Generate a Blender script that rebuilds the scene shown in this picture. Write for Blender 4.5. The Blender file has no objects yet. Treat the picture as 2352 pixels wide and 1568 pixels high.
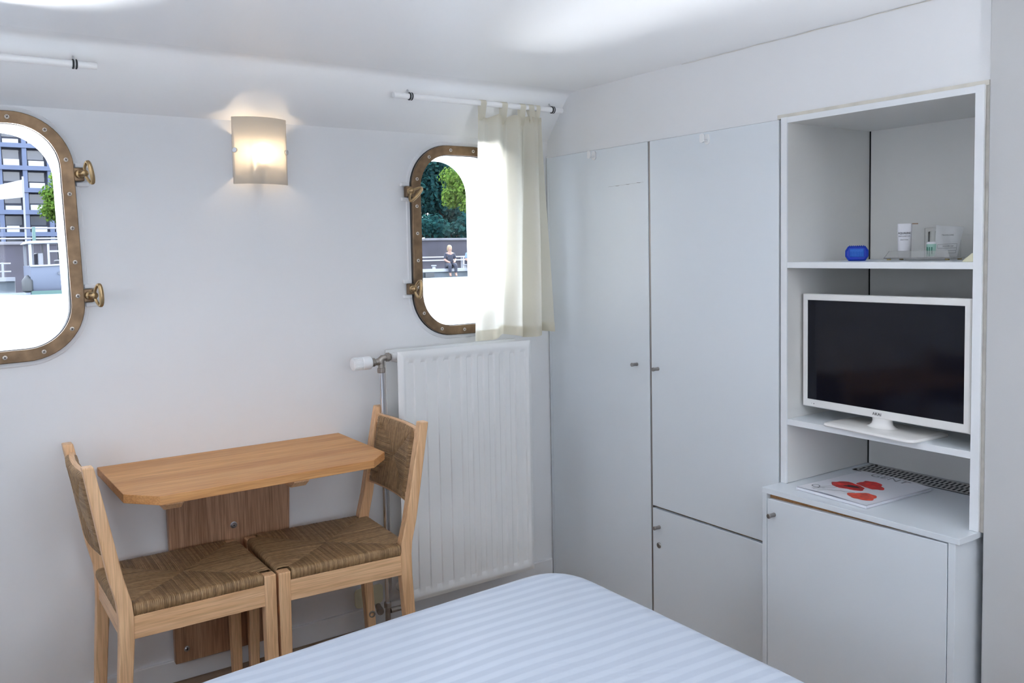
import bpy, bmesh, math, random
from mathutils import Vector, Matrix, noise as mnoise
random.seed(7)
PI = math.pi
S = bpy.context.scene
COL = S.collection

# ------------------------------------------------------------------ camera
CAM_LOC = (-2.2, 0.0, 1.4)
yaw, pitch, roll = (math.radians(v) for v in (55.5365, 3.5567, 1.0724))
F_PX, CX, CY = 1987.0, 1176.0, 699.55
fwd = Vector((math.cos(yaw) * math.cos(pitch), math.sin(yaw) * math.cos(pitch), -math.sin(pitch)))
rgt = Vector((math.sin(yaw), -math.cos(yaw), 0))
dwn = fwd.cross(rgt)
r2 = math.cos(roll) * rgt + math.sin(roll) * dwn
d2 = -math.sin(roll) * rgt + math.cos(roll) * dwn
cd = bpy.data.cameras.new('camera')
cam = bpy.data.objects.new('camera', cd)
COL.objects.link(cam)
m3 = Matrix((r2, -d2, -fwd)).transposed()
cam.matrix_world = Matrix.Translation(CAM_LOC) @ m3.to_4x4()
cd.sensor_fit = 'HORIZONTAL'
cd.sensor_width = 36
cd.lens = F_PX / 2352 * 36
cd.shift_x = (1176 - CX) / 2352
cd.shift_y = (CY - 784) / 2352
cd.clip_start = 0.02
cd.clip_end = 1500
S.camera = cam

# ------------------------------------------------------------------ sky, sun, exposure
SKY = 5.4
w = bpy.data.worlds.new('sky')
S.world = w
w.use_nodes = True
nt = w.node_tree
nt.nodes.clear()
tc = nt.nodes.new('ShaderNodeTexCoord')
sep = nt.nodes.new('ShaderNodeSeparateXYZ')
rmp = nt.nodes.new('ShaderNodeValToRGB')
bg = nt.nodes.new('ShaderNodeBackground')
ow = nt.nodes.new('ShaderNodeOutputWorld')
nt.links.new(tc.outputs['Generated'], sep.inputs[0])
nt.links.new(sep.outputs[2], rmp.inputs[0])
rmp.color_ramp.elements[0].position = 0.0
rmp.color_ramp.elements[0].color = (0.845, 0.895, 1.0, 1)
rmp.color_ramp.elements[1].position = 0.8
rmp.color_ramp.elements[1].color = (0.70, 0.80, 1.0, 1)
nt.links.new(rmp.outputs[0], bg.inputs[0])
bg.inputs[1].default_value = SKY
nt.links.new(bg.outputs[0], ow.inputs[0])

def aim(o, d):
    o.rotation_euler = Vector(d).to_track_quat('-Z', 'Y').to_euler()

sl = bpy.data.lights.new('sun', 'SUN')
sl.energy = 6.0
sl.angle = 0.02
sl.color = (1.0, 0.95, 0.86)
so = bpy.data.objects.new('sun', sl)
COL.objects.link(so)
so.location = (30, 10, 40)
aim(so, (-0.80, -0.13, -0.60))

def spot(name, loc, target, energy, size, cone, col=(1, 1, 1), blend=0.6):
    l = bpy.data.lights.new(name, 'SPOT')
    l.energy = energy
    l.shadow_soft_size = size
    l.spot_size = math.radians(cone)
    l.spot_blend = blend
    l.color = col
    o = bpy.data.objects.new(name, l)
    COL.objects.link(o)
    o.location = loc
    aim(o, Vector(target) - Vector(loc))
    return o
# ceiling glints off the water, plus added spots brightening the curtain and doors
spot('glint_fill', (-0.10, 6.2, 0.47), (-0.42, 3.0, 1.50), 2400, 0.7, 26, (0.96, 0.97, 1.0))
spot('glint_fill', (1.9, 17.0, 0.48), (-0.42, 3.0, 1.46), 22000, 1.0, 5, (0.98, 0.98, 1.0))
spot('glint_fill', (-2.25, 5.4, 0.47), (-2.02, 3.0, 1.52), 2000, 0.5, 26, (0.96, 0.97, 1.0))
spot('glint_fill', (-3.2, 9.0, 0.47), (-2.02, 3.0, 1.46), 5200, 1.2, 14, (0.96, 0.97, 1.0))

def portal(loc, d, sx, sy):
    l = bpy.data.lights.new('window_portal', 'AREA')
    l.shape = 'RECTANGLE'
    l.size = sx
    l.size_y = sy
    l.cycles.is_portal = True
    o = bpy.data.objects.new('window_portal', l)
    COL.objects.link(o)
    o.location = loc
    aim(o, d)
    return o
portal((-2.007, 3.12, 1.465), (0, -1, 0), 0.46, 0.76)
portal((-0.425, 3.12, 1.444), (0, -1, 0), 0.46, 0.76)
BACK_Y, LEFT_X = -1.45, -3.7
BACK_WINDOWS = ((-3.0, 1.42), (-1.9, 1.42), (-0.8, 1.42))
for bx, bz in BACK_WINDOWS:
    portal((bx, BACK_Y - 0.12, bz), (0, 1, 0), 0.8, 0.8)
# spots added outside the unseen opposite windows to brighten the ceiling from below
for bx, bz in BACK_WINDOWS:
    spot('ceiling_fill', (bx - 0.15, -3.60, 0.50), (bx, BACK_Y, bz), 1900, 0.28, 38, (0.93, 0.95, 1.0))

LWY = 1.55
portal((LEFT_X - 0.12, LWY, 1.45), (1, 0, 0), 0.75, 0.55)

vs = S.view_settings
S.display_settings.display_device = 'sRGB'
vs.view_transform = 'Standard'
vs.look = 'None'
vs.exposure = 0.98
vs.gamma = 1.0
vs.use_curve_mapping = False
S.cycles.use_denoising = True
S.cycles.max_bounces = 14
S.cycles.diffuse_bounces = 8
S.cycles.glossy_bounces = 5
S.cycles.transmission_bounces = 8
S.cycles.transparent_max_bounces = 12
S.cycles.sample_clamp_indirect = 6.0
S.cycles.caustics_reflective = False
S.cycles.caustics_refractive = False

# ------------------------------------------------------------------ materials
class NT:
    def __init__(self, name):
        self.m = bpy.data.materials.new(name)
        self.m.use_nodes = True
        self.t = self.m.node_tree
        self.b = self.t.nodes['Principled BSDF']
        self.out = self.t.nodes['Material Output']
    def n(self, typ, **kw):
        x = self.t.nodes.new('ShaderNode' + typ)
        for k, v in kw.items():
            if k.startswith('i_'):
                key = k[2:]
                key = int(key) if key.isdigit() else key.replace('_', ' ')
                x.inputs[key].default_value = v
            else:
                setattr(x, k, v)
        return x
    def l(self, a, b):
        self.t.links.new(a, b)

def mat(name, col, rough=0.5, metal=0.0, spec=0.5, bump=0.0, bscale=60.0, var=0.0, vscale=4.0, coat=0.0, bdist=0.002):
    """Principled with faint procedural unevenness of colour and relief."""
    k = NT(name)
    b = k.b
    b.inputs['Base Color'].default_value = (*col, 1)
    b.inputs['Roughness'].default_value = rough
    b.inputs['Metallic'].default_value = metal
    b.inputs['Specular IOR Level'].default_value = spec
    b.inputs['Coat Weight'].default_value = coat
    if var or bump:
        c = k.n('TexCoord')
    if var:
        nz = k.n('TexNoise', i_Scale=vscale, i_Detail=5.0)
        k.l(c.outputs['Object'], nz.inputs['Vector'])
        r = k.n('ValToRGB')
        r.color_ramp.elements[0].position = 0.3
        r.color_ramp.elements[1].position = 0.7
        r.color_ramp.elements[0].color = (*[max(0, v * (1 - var)) for v in col], 1)
        r.color_ramp.elements[1].color = (*[min(1, v * (1 + var)) for v in col], 1)
        k.l(nz.outputs[0], r.inputs[0])
        k.l(r.outputs[0], b.inputs['Base Color'])
    if bump:
        nb = k.n('TexNoise', i_Scale=bscale, i_Detail=4.0)
        k.l(c.outputs['Object'], nb.inputs['Vector'])
        bp = k.n('Bump', i_Strength=bump, i_Distance=bdist)
        k.l(nb.outputs[0], bp.inputs['Height'])
        k.l(bp.outputs[0], b.inputs['Normal'])
    return k.m

def wood(name, axis, dark, light, scale=1.0, rough=0.42, rings=1.0, seed=0.0):
    k = NT(name)
    c = k.n('TexCoord')
    mp = k.n('Mapping')
    sc = [26.0 * scale] * 3
    sc['xyz'.index(axis)] = 1.5 * scale
    mp.inputs['Scale'].default_value = sc
    mp.inputs['Location'].default_value = (seed, seed * 1.7, seed * .6)
    k.l(c.outputs['Object'], mp.inputs[0])
    n1 = k.n('TexNoise', i_Scale=1.0, i_Detail=6.0, i_Roughness=0.62, i_Distortion=0.5)
    k.l(mp.outputs[0], n1.inputs['Vector'])
    mp2 = k.n('Mapping')
    sc2 = [230.0] * 3
    sc2['xyz'.index(axis)] = 9.0
    mp2.inputs['Scale'].default_value = sc2
    k.l(c.outputs['Object'], mp2.inputs[0])
    n2 = k.n('TexNoise', i_Scale=1.0, i_Detail=3.0)
    k.l(mp2.outputs[0], n2.inputs['Vector'])
    r = k.n('ValToRGB')
    r.color_ramp.elements[0].position = 0.30
    r.color_ramp.elements[1].position = 0.68
    r.color_ramp.elements[0].color = (*dark, 1)
    r.color_ramp.elements[1].color = (*light, 1)
    k.l(n1.outputs[0], r.inputs[0])
    mix = k.n('MixRGB', blend_type='MULTIPLY')
    mix.inputs[0].default_value = 0.55 * rings
    r2 = k.n('ValToRGB')
    r2.color_ramp.elements[0].position = 0.35
    r2.color_ramp.elements[1].position = 0.6
    r2.color_ramp.elements[0].color = (0.62, 0.55, 0.5, 1)
    r2.color_ramp.elements[1].color = (1, 1, 1, 1)
    k.l(n2.outputs[0], r2.inputs[0])
    k.l(r.outputs[0], mix.inputs[1])
    k.l(r2.outputs[0], mix.inputs[2])
    k.l(mix.outputs[0], k.b.inputs['Base Color'])
    k.b.inputs['Roughness'].default_value = rough
    bp = k.n('Bump', i_Strength=0.12, i_Distance=0.001)
    k.l(n2.outputs[0], bp.inputs['Height'])
    k.l(bp.outputs[0], k.b.inputs['Normal'])
    return k.m

WALLC = (0.80, 0.805, 0.815)
M = {}
M['wall'] = mat('painted_wall', WALLC, 0.55, bump=0.25, bscale=14, bdist=0.003, var=0.012, vscale=2.0)
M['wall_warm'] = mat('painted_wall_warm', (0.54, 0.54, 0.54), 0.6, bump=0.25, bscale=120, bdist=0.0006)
M['ceiling'] = mat('painted_ceiling', (0.84, 0.85, 0.865), 0.48, spec=0.35, bump=0.2, bscale=9, bdist=0.003)
M['cove'] = mat('painted_cove', (0.79, 0.80, 0.815), 0.4, bump=0.25, bscale=12, bdist=0.003)
M['reveal'] = mat('white_enamel', (0.86, 0.87, 0.88), 0.35)
M['floor'] = wood('floor_wood', 'x', (0.20, 0.13, 0.08), (0.34, 0.23, 0.14), 0.7)
M['laminate'] = mat('white_laminate', (0.73, 0.775, 0.815), 0.30, spec=0.75, bump=0.06, bscale=260, bdist=0.0004)
M['laminate_in'] = mat('ivory_laminate', (0.71, 0.705, 0.685), 0.42, spec=0.4, bump=0.06, bscale=260, bdist=0.0004)
M['laminate_edge'] = mat('white_edge_band', (0.78, 0.80, 0.82), 0.4)
M['caulk'] = mat('cream_caulk', (0.66, 0.63, 0.56), 0.6, var=0.1, vscale=20)
M['caulk_dark'] = mat('shaded_caulk', (0.44, 0.42, 0.38), 0.7, var=0.15, vscale=25)  # darker copy for the vertical strip, its shading put into the colour
M['chip'] = mat('raw_chipboard', (0.36, 0.18, 0.07), 0.8, var=0.25, vscale=160)
M['gap'] = mat('dark_gap', (0.10, 0.085, 0.075), 0.9)
M['brass'] = mat('aged_brass', (0.20, 0.13, 0.075), 0.40, metal=0.7, var=0.28, vscale=26, bump=0.1, bscale=90)
M['brass_light'] = mat('polished_brass', (0.36, 0.25, 0.13), 0.28, metal=0.9, var=0.18, vscale=50)
M['screw'] = mat('screw_steel', (0.56, 0.52, 0.47), 0.35, metal=0.8)
M['slot'] = mat('screw_recess', (0.05, 0.04, 0.035), 0.8)
M['rubber'] = mat('black_rubber', (0.015, 0.018, 0.02), 0.55)
M['steel'] = mat('brushed_steel', (0.55, 0.56, 0.58), 0.32, metal=1.0)
M['knob'] = mat('satin_nickel', (0.33, 0.31, 0.295), 0.42, metal=0.85)
M['chrome'] = mat('chromed_pipe', (0.72, 0.73, 0.76), 0.14, metal=1.0)
M['valve'] = mat('nickel_plated_brass', (0.36, 0.33, 0.30), 0.38, metal=0.9, var=0.15, vscale=60)
M['white_plastic'] = mat('white_plastic', (0.84, 0.845, 0.85), 0.32)
M['radiator'] = mat('radiator_enamel', (0.80, 0.805, 0.80), 0.22, spec=0.55, var=0.015, vscale=6)
M['tv_white'] = mat('glossy_white_plastic', (0.80, 0.79, 0.77), 0.16, spec=0.55)
M['tv_screen'] = mat('tv_screen', (0.003, 0.004, 0.009), 0.09, spec=0.30)
M['ink'] = mat('dark_ink', (0.02, 0.02, 0.025), 0.5)
M['grey_ink'] = mat('grey_ink', (0.33, 0.34, 0.36), 0.5)
M['red_ink'] = mat('poppy_red', (0.58, 0.025, 0.02), 0.45, var=0.45, vscale=45)
M['red_ink_pale'] = mat('poppy_pale_red', (0.70, 0.085, 0.05), 0.45, var=0.35, vscale=55)
M['paper'] = mat('magazine_cover', (0.84, 0.85, 0.90), 0.3)
M['pages'] = mat('page_edges', (0.72, 0.73, 0.77), 0.7)
M['grille'] = mat('grille_metal', (0.50, 0.50, 0.49), 0.45, metal=0.3)
M['black'] = mat('dark_cavity', (0.012, 0.012, 0.012), 0.9)
M['clear_edge'] = mat('felt_foot', (0.50, 0.40, 0.22), 0.8)
M['cream'] = mat('cream_plastic', (0.74, 0.71, 0.52), 0.4)
WD, WL = (0.71, 0.41, 0.205), (0.87, 0.58, 0.335)
M['wood_x'] = wood('beech_along_x', 'x', WD, WL)
M['wood_y'] = wood('beech_along_y', 'y', WD, WL)
M['wood_z'] = wood('beech_along_z', 'z', WD, WL)
M['oak_z'] = wood('oak_board', 'z', (0.34, 0.175, 0.09), (0.56, 0.34, 0.205), 0.85, rings=1.6, seed=3.1)

def table_wood():
    m = wood('beech_table', 'x', (0.66, 0.325, 0.12), (0.80, 0.455, 0.195), 0.62, rough=0.46, seed=1.3)
    t = m.node_tree
    b = t.nodes['Principled BSDF']
    b.inputs['Specular IOR Level'].default_value = 0.25
    src = b.inputs['Base Color'].links[0].from_socket
    c = t.nodes.new('ShaderNodeTexCoord')
    s = t.nodes.new('ShaderNodeSeparateXYZ')
    t.links.new(c.outputs['Object'], s.inputs[0])
    mu = t.nodes.new('ShaderNodeMath')
    mu.operation = 'MULTIPLY'
    mu.inputs[1].default_value = 9.0
    t.links.new(s.outputs[1], mu.inputs[0])
    fl = t.nodes.new('ShaderNodeMath')
    fl.operation = 'FLOOR'
    t.links.new(mu.outputs[0], fl.inputs[0])
    wn = t.nodes.new('ShaderNodeTexWhiteNoise')
    wn.noise_dimensions = '1D'
    t.links.new(fl.outputs[0], wn.inputs['W'])
    r = t.nodes.new('ShaderNodeValToRGB')
    r.color_ramp.elements[0].color = (0.86, 0.82, 0.80, 1)
    r.color_ramp.elements[1].color = (1.05, 1.04, 1.0, 1)
    t.links.new(wn.outputs[0], r.inputs[0])
    mx = t.nodes.new('ShaderNodeMixRGB')
    mx.blend_type = 'MULTIPLY'
    mx.inputs[0].default_value = 1
    t.links.new(src, mx.inputs[1])
    t.links.new(r.outputs[0], mx.inputs[2])
    t.links.new(mx.outputs[0], b.inputs['Base Color'])
    return m
M['table'] = table_wood()

def rush_mat():
    k = NT('woven_rush')
    g = k.n('NewGeometry')
    r = k.n('ValToRGB')
    e = r.color_ramp.elements
    e[0].position, e[0].color = 0.0, (0.23, 0.137, 0.064, 1)
    e[1].position, e[1].color = 1.0, (0.39, 0.25, 0.125, 1)
    x = e.new(0.5)
    x.color = (0.31, 0.19, 0.09, 1)
    k.l(g.outputs['Random Per Island'], r.inputs[0])
    c = k.n('TexCoord')
    nz = k.n('TexNoise', i_Scale=70.0, i_Detail=4.0)
    k.l(c.outputs['Object'], nz.inputs['Vector'])
    r2 = k.n('ValToRGB')
    r2.color_ramp.elements[0].position, r2.color_ramp.elements[0].color = 0.3, (0.75, 0.7, 0.66, 1)
    r2.color_ramp.elements[1].position, r2.color_ramp.elements[1].color = 0.65, (1.1, 1.1, 1.1, 1)
    k.l(nz.outputs[0], r2.inputs[0])
    mx = k.n('MixRGB', blend_type='MULTIPLY')
    mx.inputs[0].default_value = 1
    k.l(r.outputs[0], mx.inputs[1])
    k.l(r2.outputs[0], mx.inputs[2])
    k.l(mx.outputs[0], k.b.inputs['Base Color'])
    k.b.inputs['Roughness'].default_value = 0.5
    return k.m
M['rush'] = rush_mat()

def sheet_mat():
    k = NT('satin_stripe_sheet')
    c = k.n('TexCoord')
    s = k.n('SeparateXYZ')
    k.l(c.outputs['Object'], s.inputs[0])
    nz0 = k.n('TexNoise', i_Scale=2.2, i_Detail=1.0)
    k.l(c.outputs['Object'], nz0.inputs['Vector'])
    wob = k.n('Math', operation='MULTIPLY_ADD')
    wob.inputs[1].default_value = 0.035
    k.l(nz0.outputs[0], wob.inputs[0])
    k.l(s.outputs[1], wob.inputs[2])
    mu = k.n('Math', operation='MULTIPLY')
    mu.inputs[1].default_value = 2 * PI / 0.040
    k.l(wob.outputs[0], mu.inputs[0])
    sn = k.n('Math', operation='SINE')
    k.l(mu.outputs[0], sn.inputs[0])
    mr = k.n('MapRange')
    mr.inputs['From Min'].default_value = -0.25
    mr.inputs['From Max'].default_value = 0.25
    k.l(sn.outputs[0], mr.inputs['Value'])
    mx = k.n('MixRGB')
    mx.inputs[1].default_value = (0.46, 0.515, 0.61, 1)
    mx.inputs[2].default_value = (0.52, 0.575, 0.665, 1)
    k.l(mr.outputs[0], mx.inputs[0])
    k.l(mx.outputs[0], k.b.inputs['Base Color'])
    rr = k.n('MapRange')
    rr.inputs['To Min'].default_value = 0.62
    rr.inputs['To Max'].default_value = 0.42
    k.l(sn.outputs[0], rr.inputs['Value'])
    k.l(rr.outputs[0], k.b.inputs['Roughness'])
    k.b.inputs['Sheen Weight'].default_value = 0.15
    nz = k.n('TexNoise', i_Scale=7.0, i_Detail=4.0, i_Distortion=0.8)
    mp = k.n('Mapping')
    mp.inputs['Scale'].default_value = (0.6, 1.6, 1.0)
    k.l(c.outputs['Object'], mp.inputs[0])
    k.l(mp.outputs[0], nz.inputs['Vector'])
    bp = k.n('Bump', i_Strength=0.35, i_Distance=0.012)
    k.l(nz.outputs[0], bp.inputs['Height'])
    k.l(bp.outputs[0], k.b.inputs['Normal'])
    return k.m
M['sheet'] = sheet_mat()

def cloth_mat():
    k = NT('curtain_cotton')
    d = k.n('BsdfDiffuse')
    d.inputs[0].default_value = (0.80, 0.765, 0.665, 1)
    t = k.n('BsdfTranslucent')
    t.inputs[0].default_value = (0.80, 0.77, 0.68, 1)
    c = k.n('TexCoord')
    mp = k.n('Mapping')
    mp.inputs['Scale'].default_value = (420, 420, 420)
    k.l(c.outputs['Object'], mp.inputs[0])
    nz = k.n('TexNoise', i_Scale=1.0, i_Detail=2.0)
    k.l(mp.outputs[0], nz.inputs['Vector'])
    bp = k.n('Bump', i_Strength=0.12, i_Distance=0.001)
    k.l(nz.outputs[0], bp.inputs['Height'])
    k.l(bp.outputs[0], d.inputs['Normal'])
    mx = k.n('MixShader')
    mx.inputs[0].default_value = 0.55
    k.l(d.outputs[0], mx.inputs[1])
    k.l(t.outputs[0], mx.inputs[2])
    k.l(mx.outputs[0], k.out.inputs[0])
    return k.m
M['cloth'] = cloth_mat()

def glass_mat(name='window_glass', tint=(0.97, 0.985, 0.98), refl=0.4, rough=0.0):
    k = NT(name)
    tr = k.n('BsdfTransparent')
    tr.inputs[0].default_value = (*tint, 1)
    gl = k.n('BsdfGlossy')
    gl.inputs['Roughness'].default_value = rough
    fr = k.n('Fresnel')
    fr.inputs[0].default_value = 1.45
    mu = k.n('Math', operation='MULTIPLY')
    mu.inputs[1].default_value = refl
    k.l(fr.outputs[0], mu.inputs[0])
    mx = k.n('MixShader')
    k.l(mu.outputs[0], mx.inputs[0])
    k.l(tr.outputs[0], mx.inputs[1])
    k.l(gl.outputs[0], mx.inputs[2])
    k.l(mx.outputs[0], k.out.inputs[0])
    return k.m
M['glass'] = glass_mat()
M['acrylic'] = glass_mat('clear_acrylic', (0.975, 0.98, 0.975), 1.4, 0.06)

def hazy_acrylic():
    m = glass_mat('hazy_acrylic', (0.97, 0.975, 0.97), 1.4, 0.1)
    t = m.node_tree
    out = t.nodes['Material Output']
    src = out.inputs[0].links[0].from_socket
    d = t.nodes.new('ShaderNodeBsdfDiffuse')
    d.inputs[0].default_value = (0.8, 0.8, 0.79, 1)
    x = t.nodes.new('ShaderNodeMixShader')
    x.inputs[0].default_value = 0.16
    t.links.new(src, x.inputs[1])
    t.links.new(d.outputs[0], x.inputs[2])
    t.links.new(x.outputs[0], out.inputs[0])
    return m
M['acrylic_hazy'] = hazy_acrylic()

def frosted_mat():
    k = NT('frosted_lamp_glass')
    tl = k.n('BsdfTranslucent')
    tl.inputs[0].default_value = (0.93, 0.90, 0.85, 1)
    df = k.n('BsdfDiffuse')
    df.inputs[0].default_value = (0.85, 0.84, 0.82, 1)
    rf = k.n('BsdfRefraction')
    rf.inputs['Roughness'].default_value = 0.30
    rf.inputs['IOR'].default_value = 1.12
    m1 = k.n('MixShader')
    m1.inputs[0].default_value = 0.30
    k.l(tl.outputs[0], m1.inputs[1])
    k.l(df.outputs[0], m1.inputs[2])
    m2 = k.n('MixShader')
    m2.inputs[0].default_value = 0.22
    k.l(m1.outputs[0], m2.inputs[1])
    k.l(rf.outputs[0], m2.inputs[2])
    k.l(m2.outputs[0], k.out.inputs[0])
    return k.m
M['frosted'] = frosted_mat()

def emit(name, col, s):
    k = NT(name)
    e = k.n('Emission')
    e.inputs[0].default_value = (*col, 1)
    e.inputs[1].default_value = s
    k.l(e.outputs[0], k.out.inputs[0])
    return k.m
M['bulb'] = emit('lit_bulb', (1.0, 0.76, 0.50), 58.0)

def trans(name, col, rough=0.1, w=0.6):
    k = NT(name)
    k.b.inputs['Base Color'].default_value = (*col, 1)
    k.b.inputs['Roughness'].default_value = rough
    k.b.inputs['Transmission Weight'].default_value = w
    k.b.inputs['IOR'].default_value = 1.4
    return k.m
M['blue'] = trans('blue_plastic', (0.01, 0.05, 0.55), 0.18, 0.25)
M['blue_light'] = trans('blue_plastic_window', (0.02, 0.17, 0.75), 0.15, 0.3)
M['tube'] = mat('white_satin_tube', (0.80, 0.80, 0.84), 0.28)
M['mint'] = mat('mint_label', (0.38, 0.62, 0.53), 0.4)
M['green_ink'] = mat('green_ink', (0.05, 0.22, 0.15), 0.5)
M['bag'] = trans('frosted_bag', (0.86, 0.87, 0.88), 0.35, 0.35)

# outside
def water_mat():
    k = NT('canal_water')
    c = k.n('TexCoord')
    mp = k.n('Mapping')
    mp.inputs['Scale'].default_value = (0.9, 2.2, 1)
    k.l(c.outputs['Object'], mp.inputs[0])
    nz = k.n('TexNoise', i_Scale=1.6, i_Detail=5.0, i_Roughness=0.65, i_Distortion=0.6)
    k.l(mp.outputs[0], nz.inputs['Vector'])
    bp = k.n('Bump', i_Strength=1.0, i_Distance=0.5)
    k.l(nz.outputs[0], bp.inputs['Height'])
    k.b.inputs['Base Color'].default_value = (0.16, 0.20, 0.22, 1)
    k.b.inputs['Roughness'].default_value = 0.22
    k.b.inputs['Specular IOR Level'].default_value = 1.0
    k.b.inputs['IOR'].default_value = 1.6
    k.l(bp.outputs[0], k.b.inputs['Normal'])
    return k.m
M['water'] = water_mat()
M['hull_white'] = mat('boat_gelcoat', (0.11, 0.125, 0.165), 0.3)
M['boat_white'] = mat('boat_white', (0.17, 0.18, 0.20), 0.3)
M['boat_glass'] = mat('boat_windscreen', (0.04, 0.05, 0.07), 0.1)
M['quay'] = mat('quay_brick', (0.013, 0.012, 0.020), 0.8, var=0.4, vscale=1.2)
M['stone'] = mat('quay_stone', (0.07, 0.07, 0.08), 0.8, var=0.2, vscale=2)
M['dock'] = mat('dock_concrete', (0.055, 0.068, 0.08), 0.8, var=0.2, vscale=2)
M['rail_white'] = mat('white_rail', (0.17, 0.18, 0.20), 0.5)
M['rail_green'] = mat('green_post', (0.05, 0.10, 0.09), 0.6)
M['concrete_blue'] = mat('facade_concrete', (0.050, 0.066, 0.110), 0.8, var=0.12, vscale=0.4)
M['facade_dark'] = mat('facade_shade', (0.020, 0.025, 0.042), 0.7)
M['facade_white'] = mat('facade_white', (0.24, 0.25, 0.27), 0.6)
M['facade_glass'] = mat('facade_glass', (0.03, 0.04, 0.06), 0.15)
M['bark'] = mat('bark', (0.035, 0.03, 0.025), 0.9, var=0.3, vscale=5)
M['skin'] = mat('skin', (0.16, 0.09, 0.065), 0.6)
M['hair'] = mat('fair_hair', (0.13, 0.09, 0.045), 0.6)
M['navy'] = mat('navy_cloth', (0.008, 0.01, 0.02), 0.9)
M['pale_blue'] = mat('pale_blue_cloth', (0.07, 0.11, 0.16), 0.9)
M['ground'] = mat('quay_paving', (0.05, 0.05, 0.055), 0.9, var=0.2, vscale=1)

def leaf_mat(name, a, b):
    k = NT(name)
    g = k.n('NewGeometry')
    r = k.n('ValToRGB')
    r.color_ramp.elements[0].color = (*a, 1)
    r.color_ramp.elements[1].color = (*b, 1)
    k.l(g.outputs['Random Per Island'], r.inputs[0])
    d = k.n('BsdfDiffuse')
    t = k.n('BsdfTranslucent')
    k.l(r.outputs[0], d.inputs[0])
    k.l(r.outputs[0], t.inputs[0])
    mx = k.n('MixShader')
    mx.inputs[0].default_value = 0.45
    k.l(d.outputs[0], mx.inputs[1])
    k.l(t.outputs[0], mx.inputs[2])
    k.l(mx.outputs[0], k.out.inputs[0])
    return k.m
M['leaf_dark'] = leaf_mat('dark_leaves', (0.006, 0.028, 0.032), (0.016, 0.058, 0.052))
M['leaf_lime'] = leaf_mat('lime_leaves', (0.045, 0.095, 0.016), (0.12, 0.19, 0.035))

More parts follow.
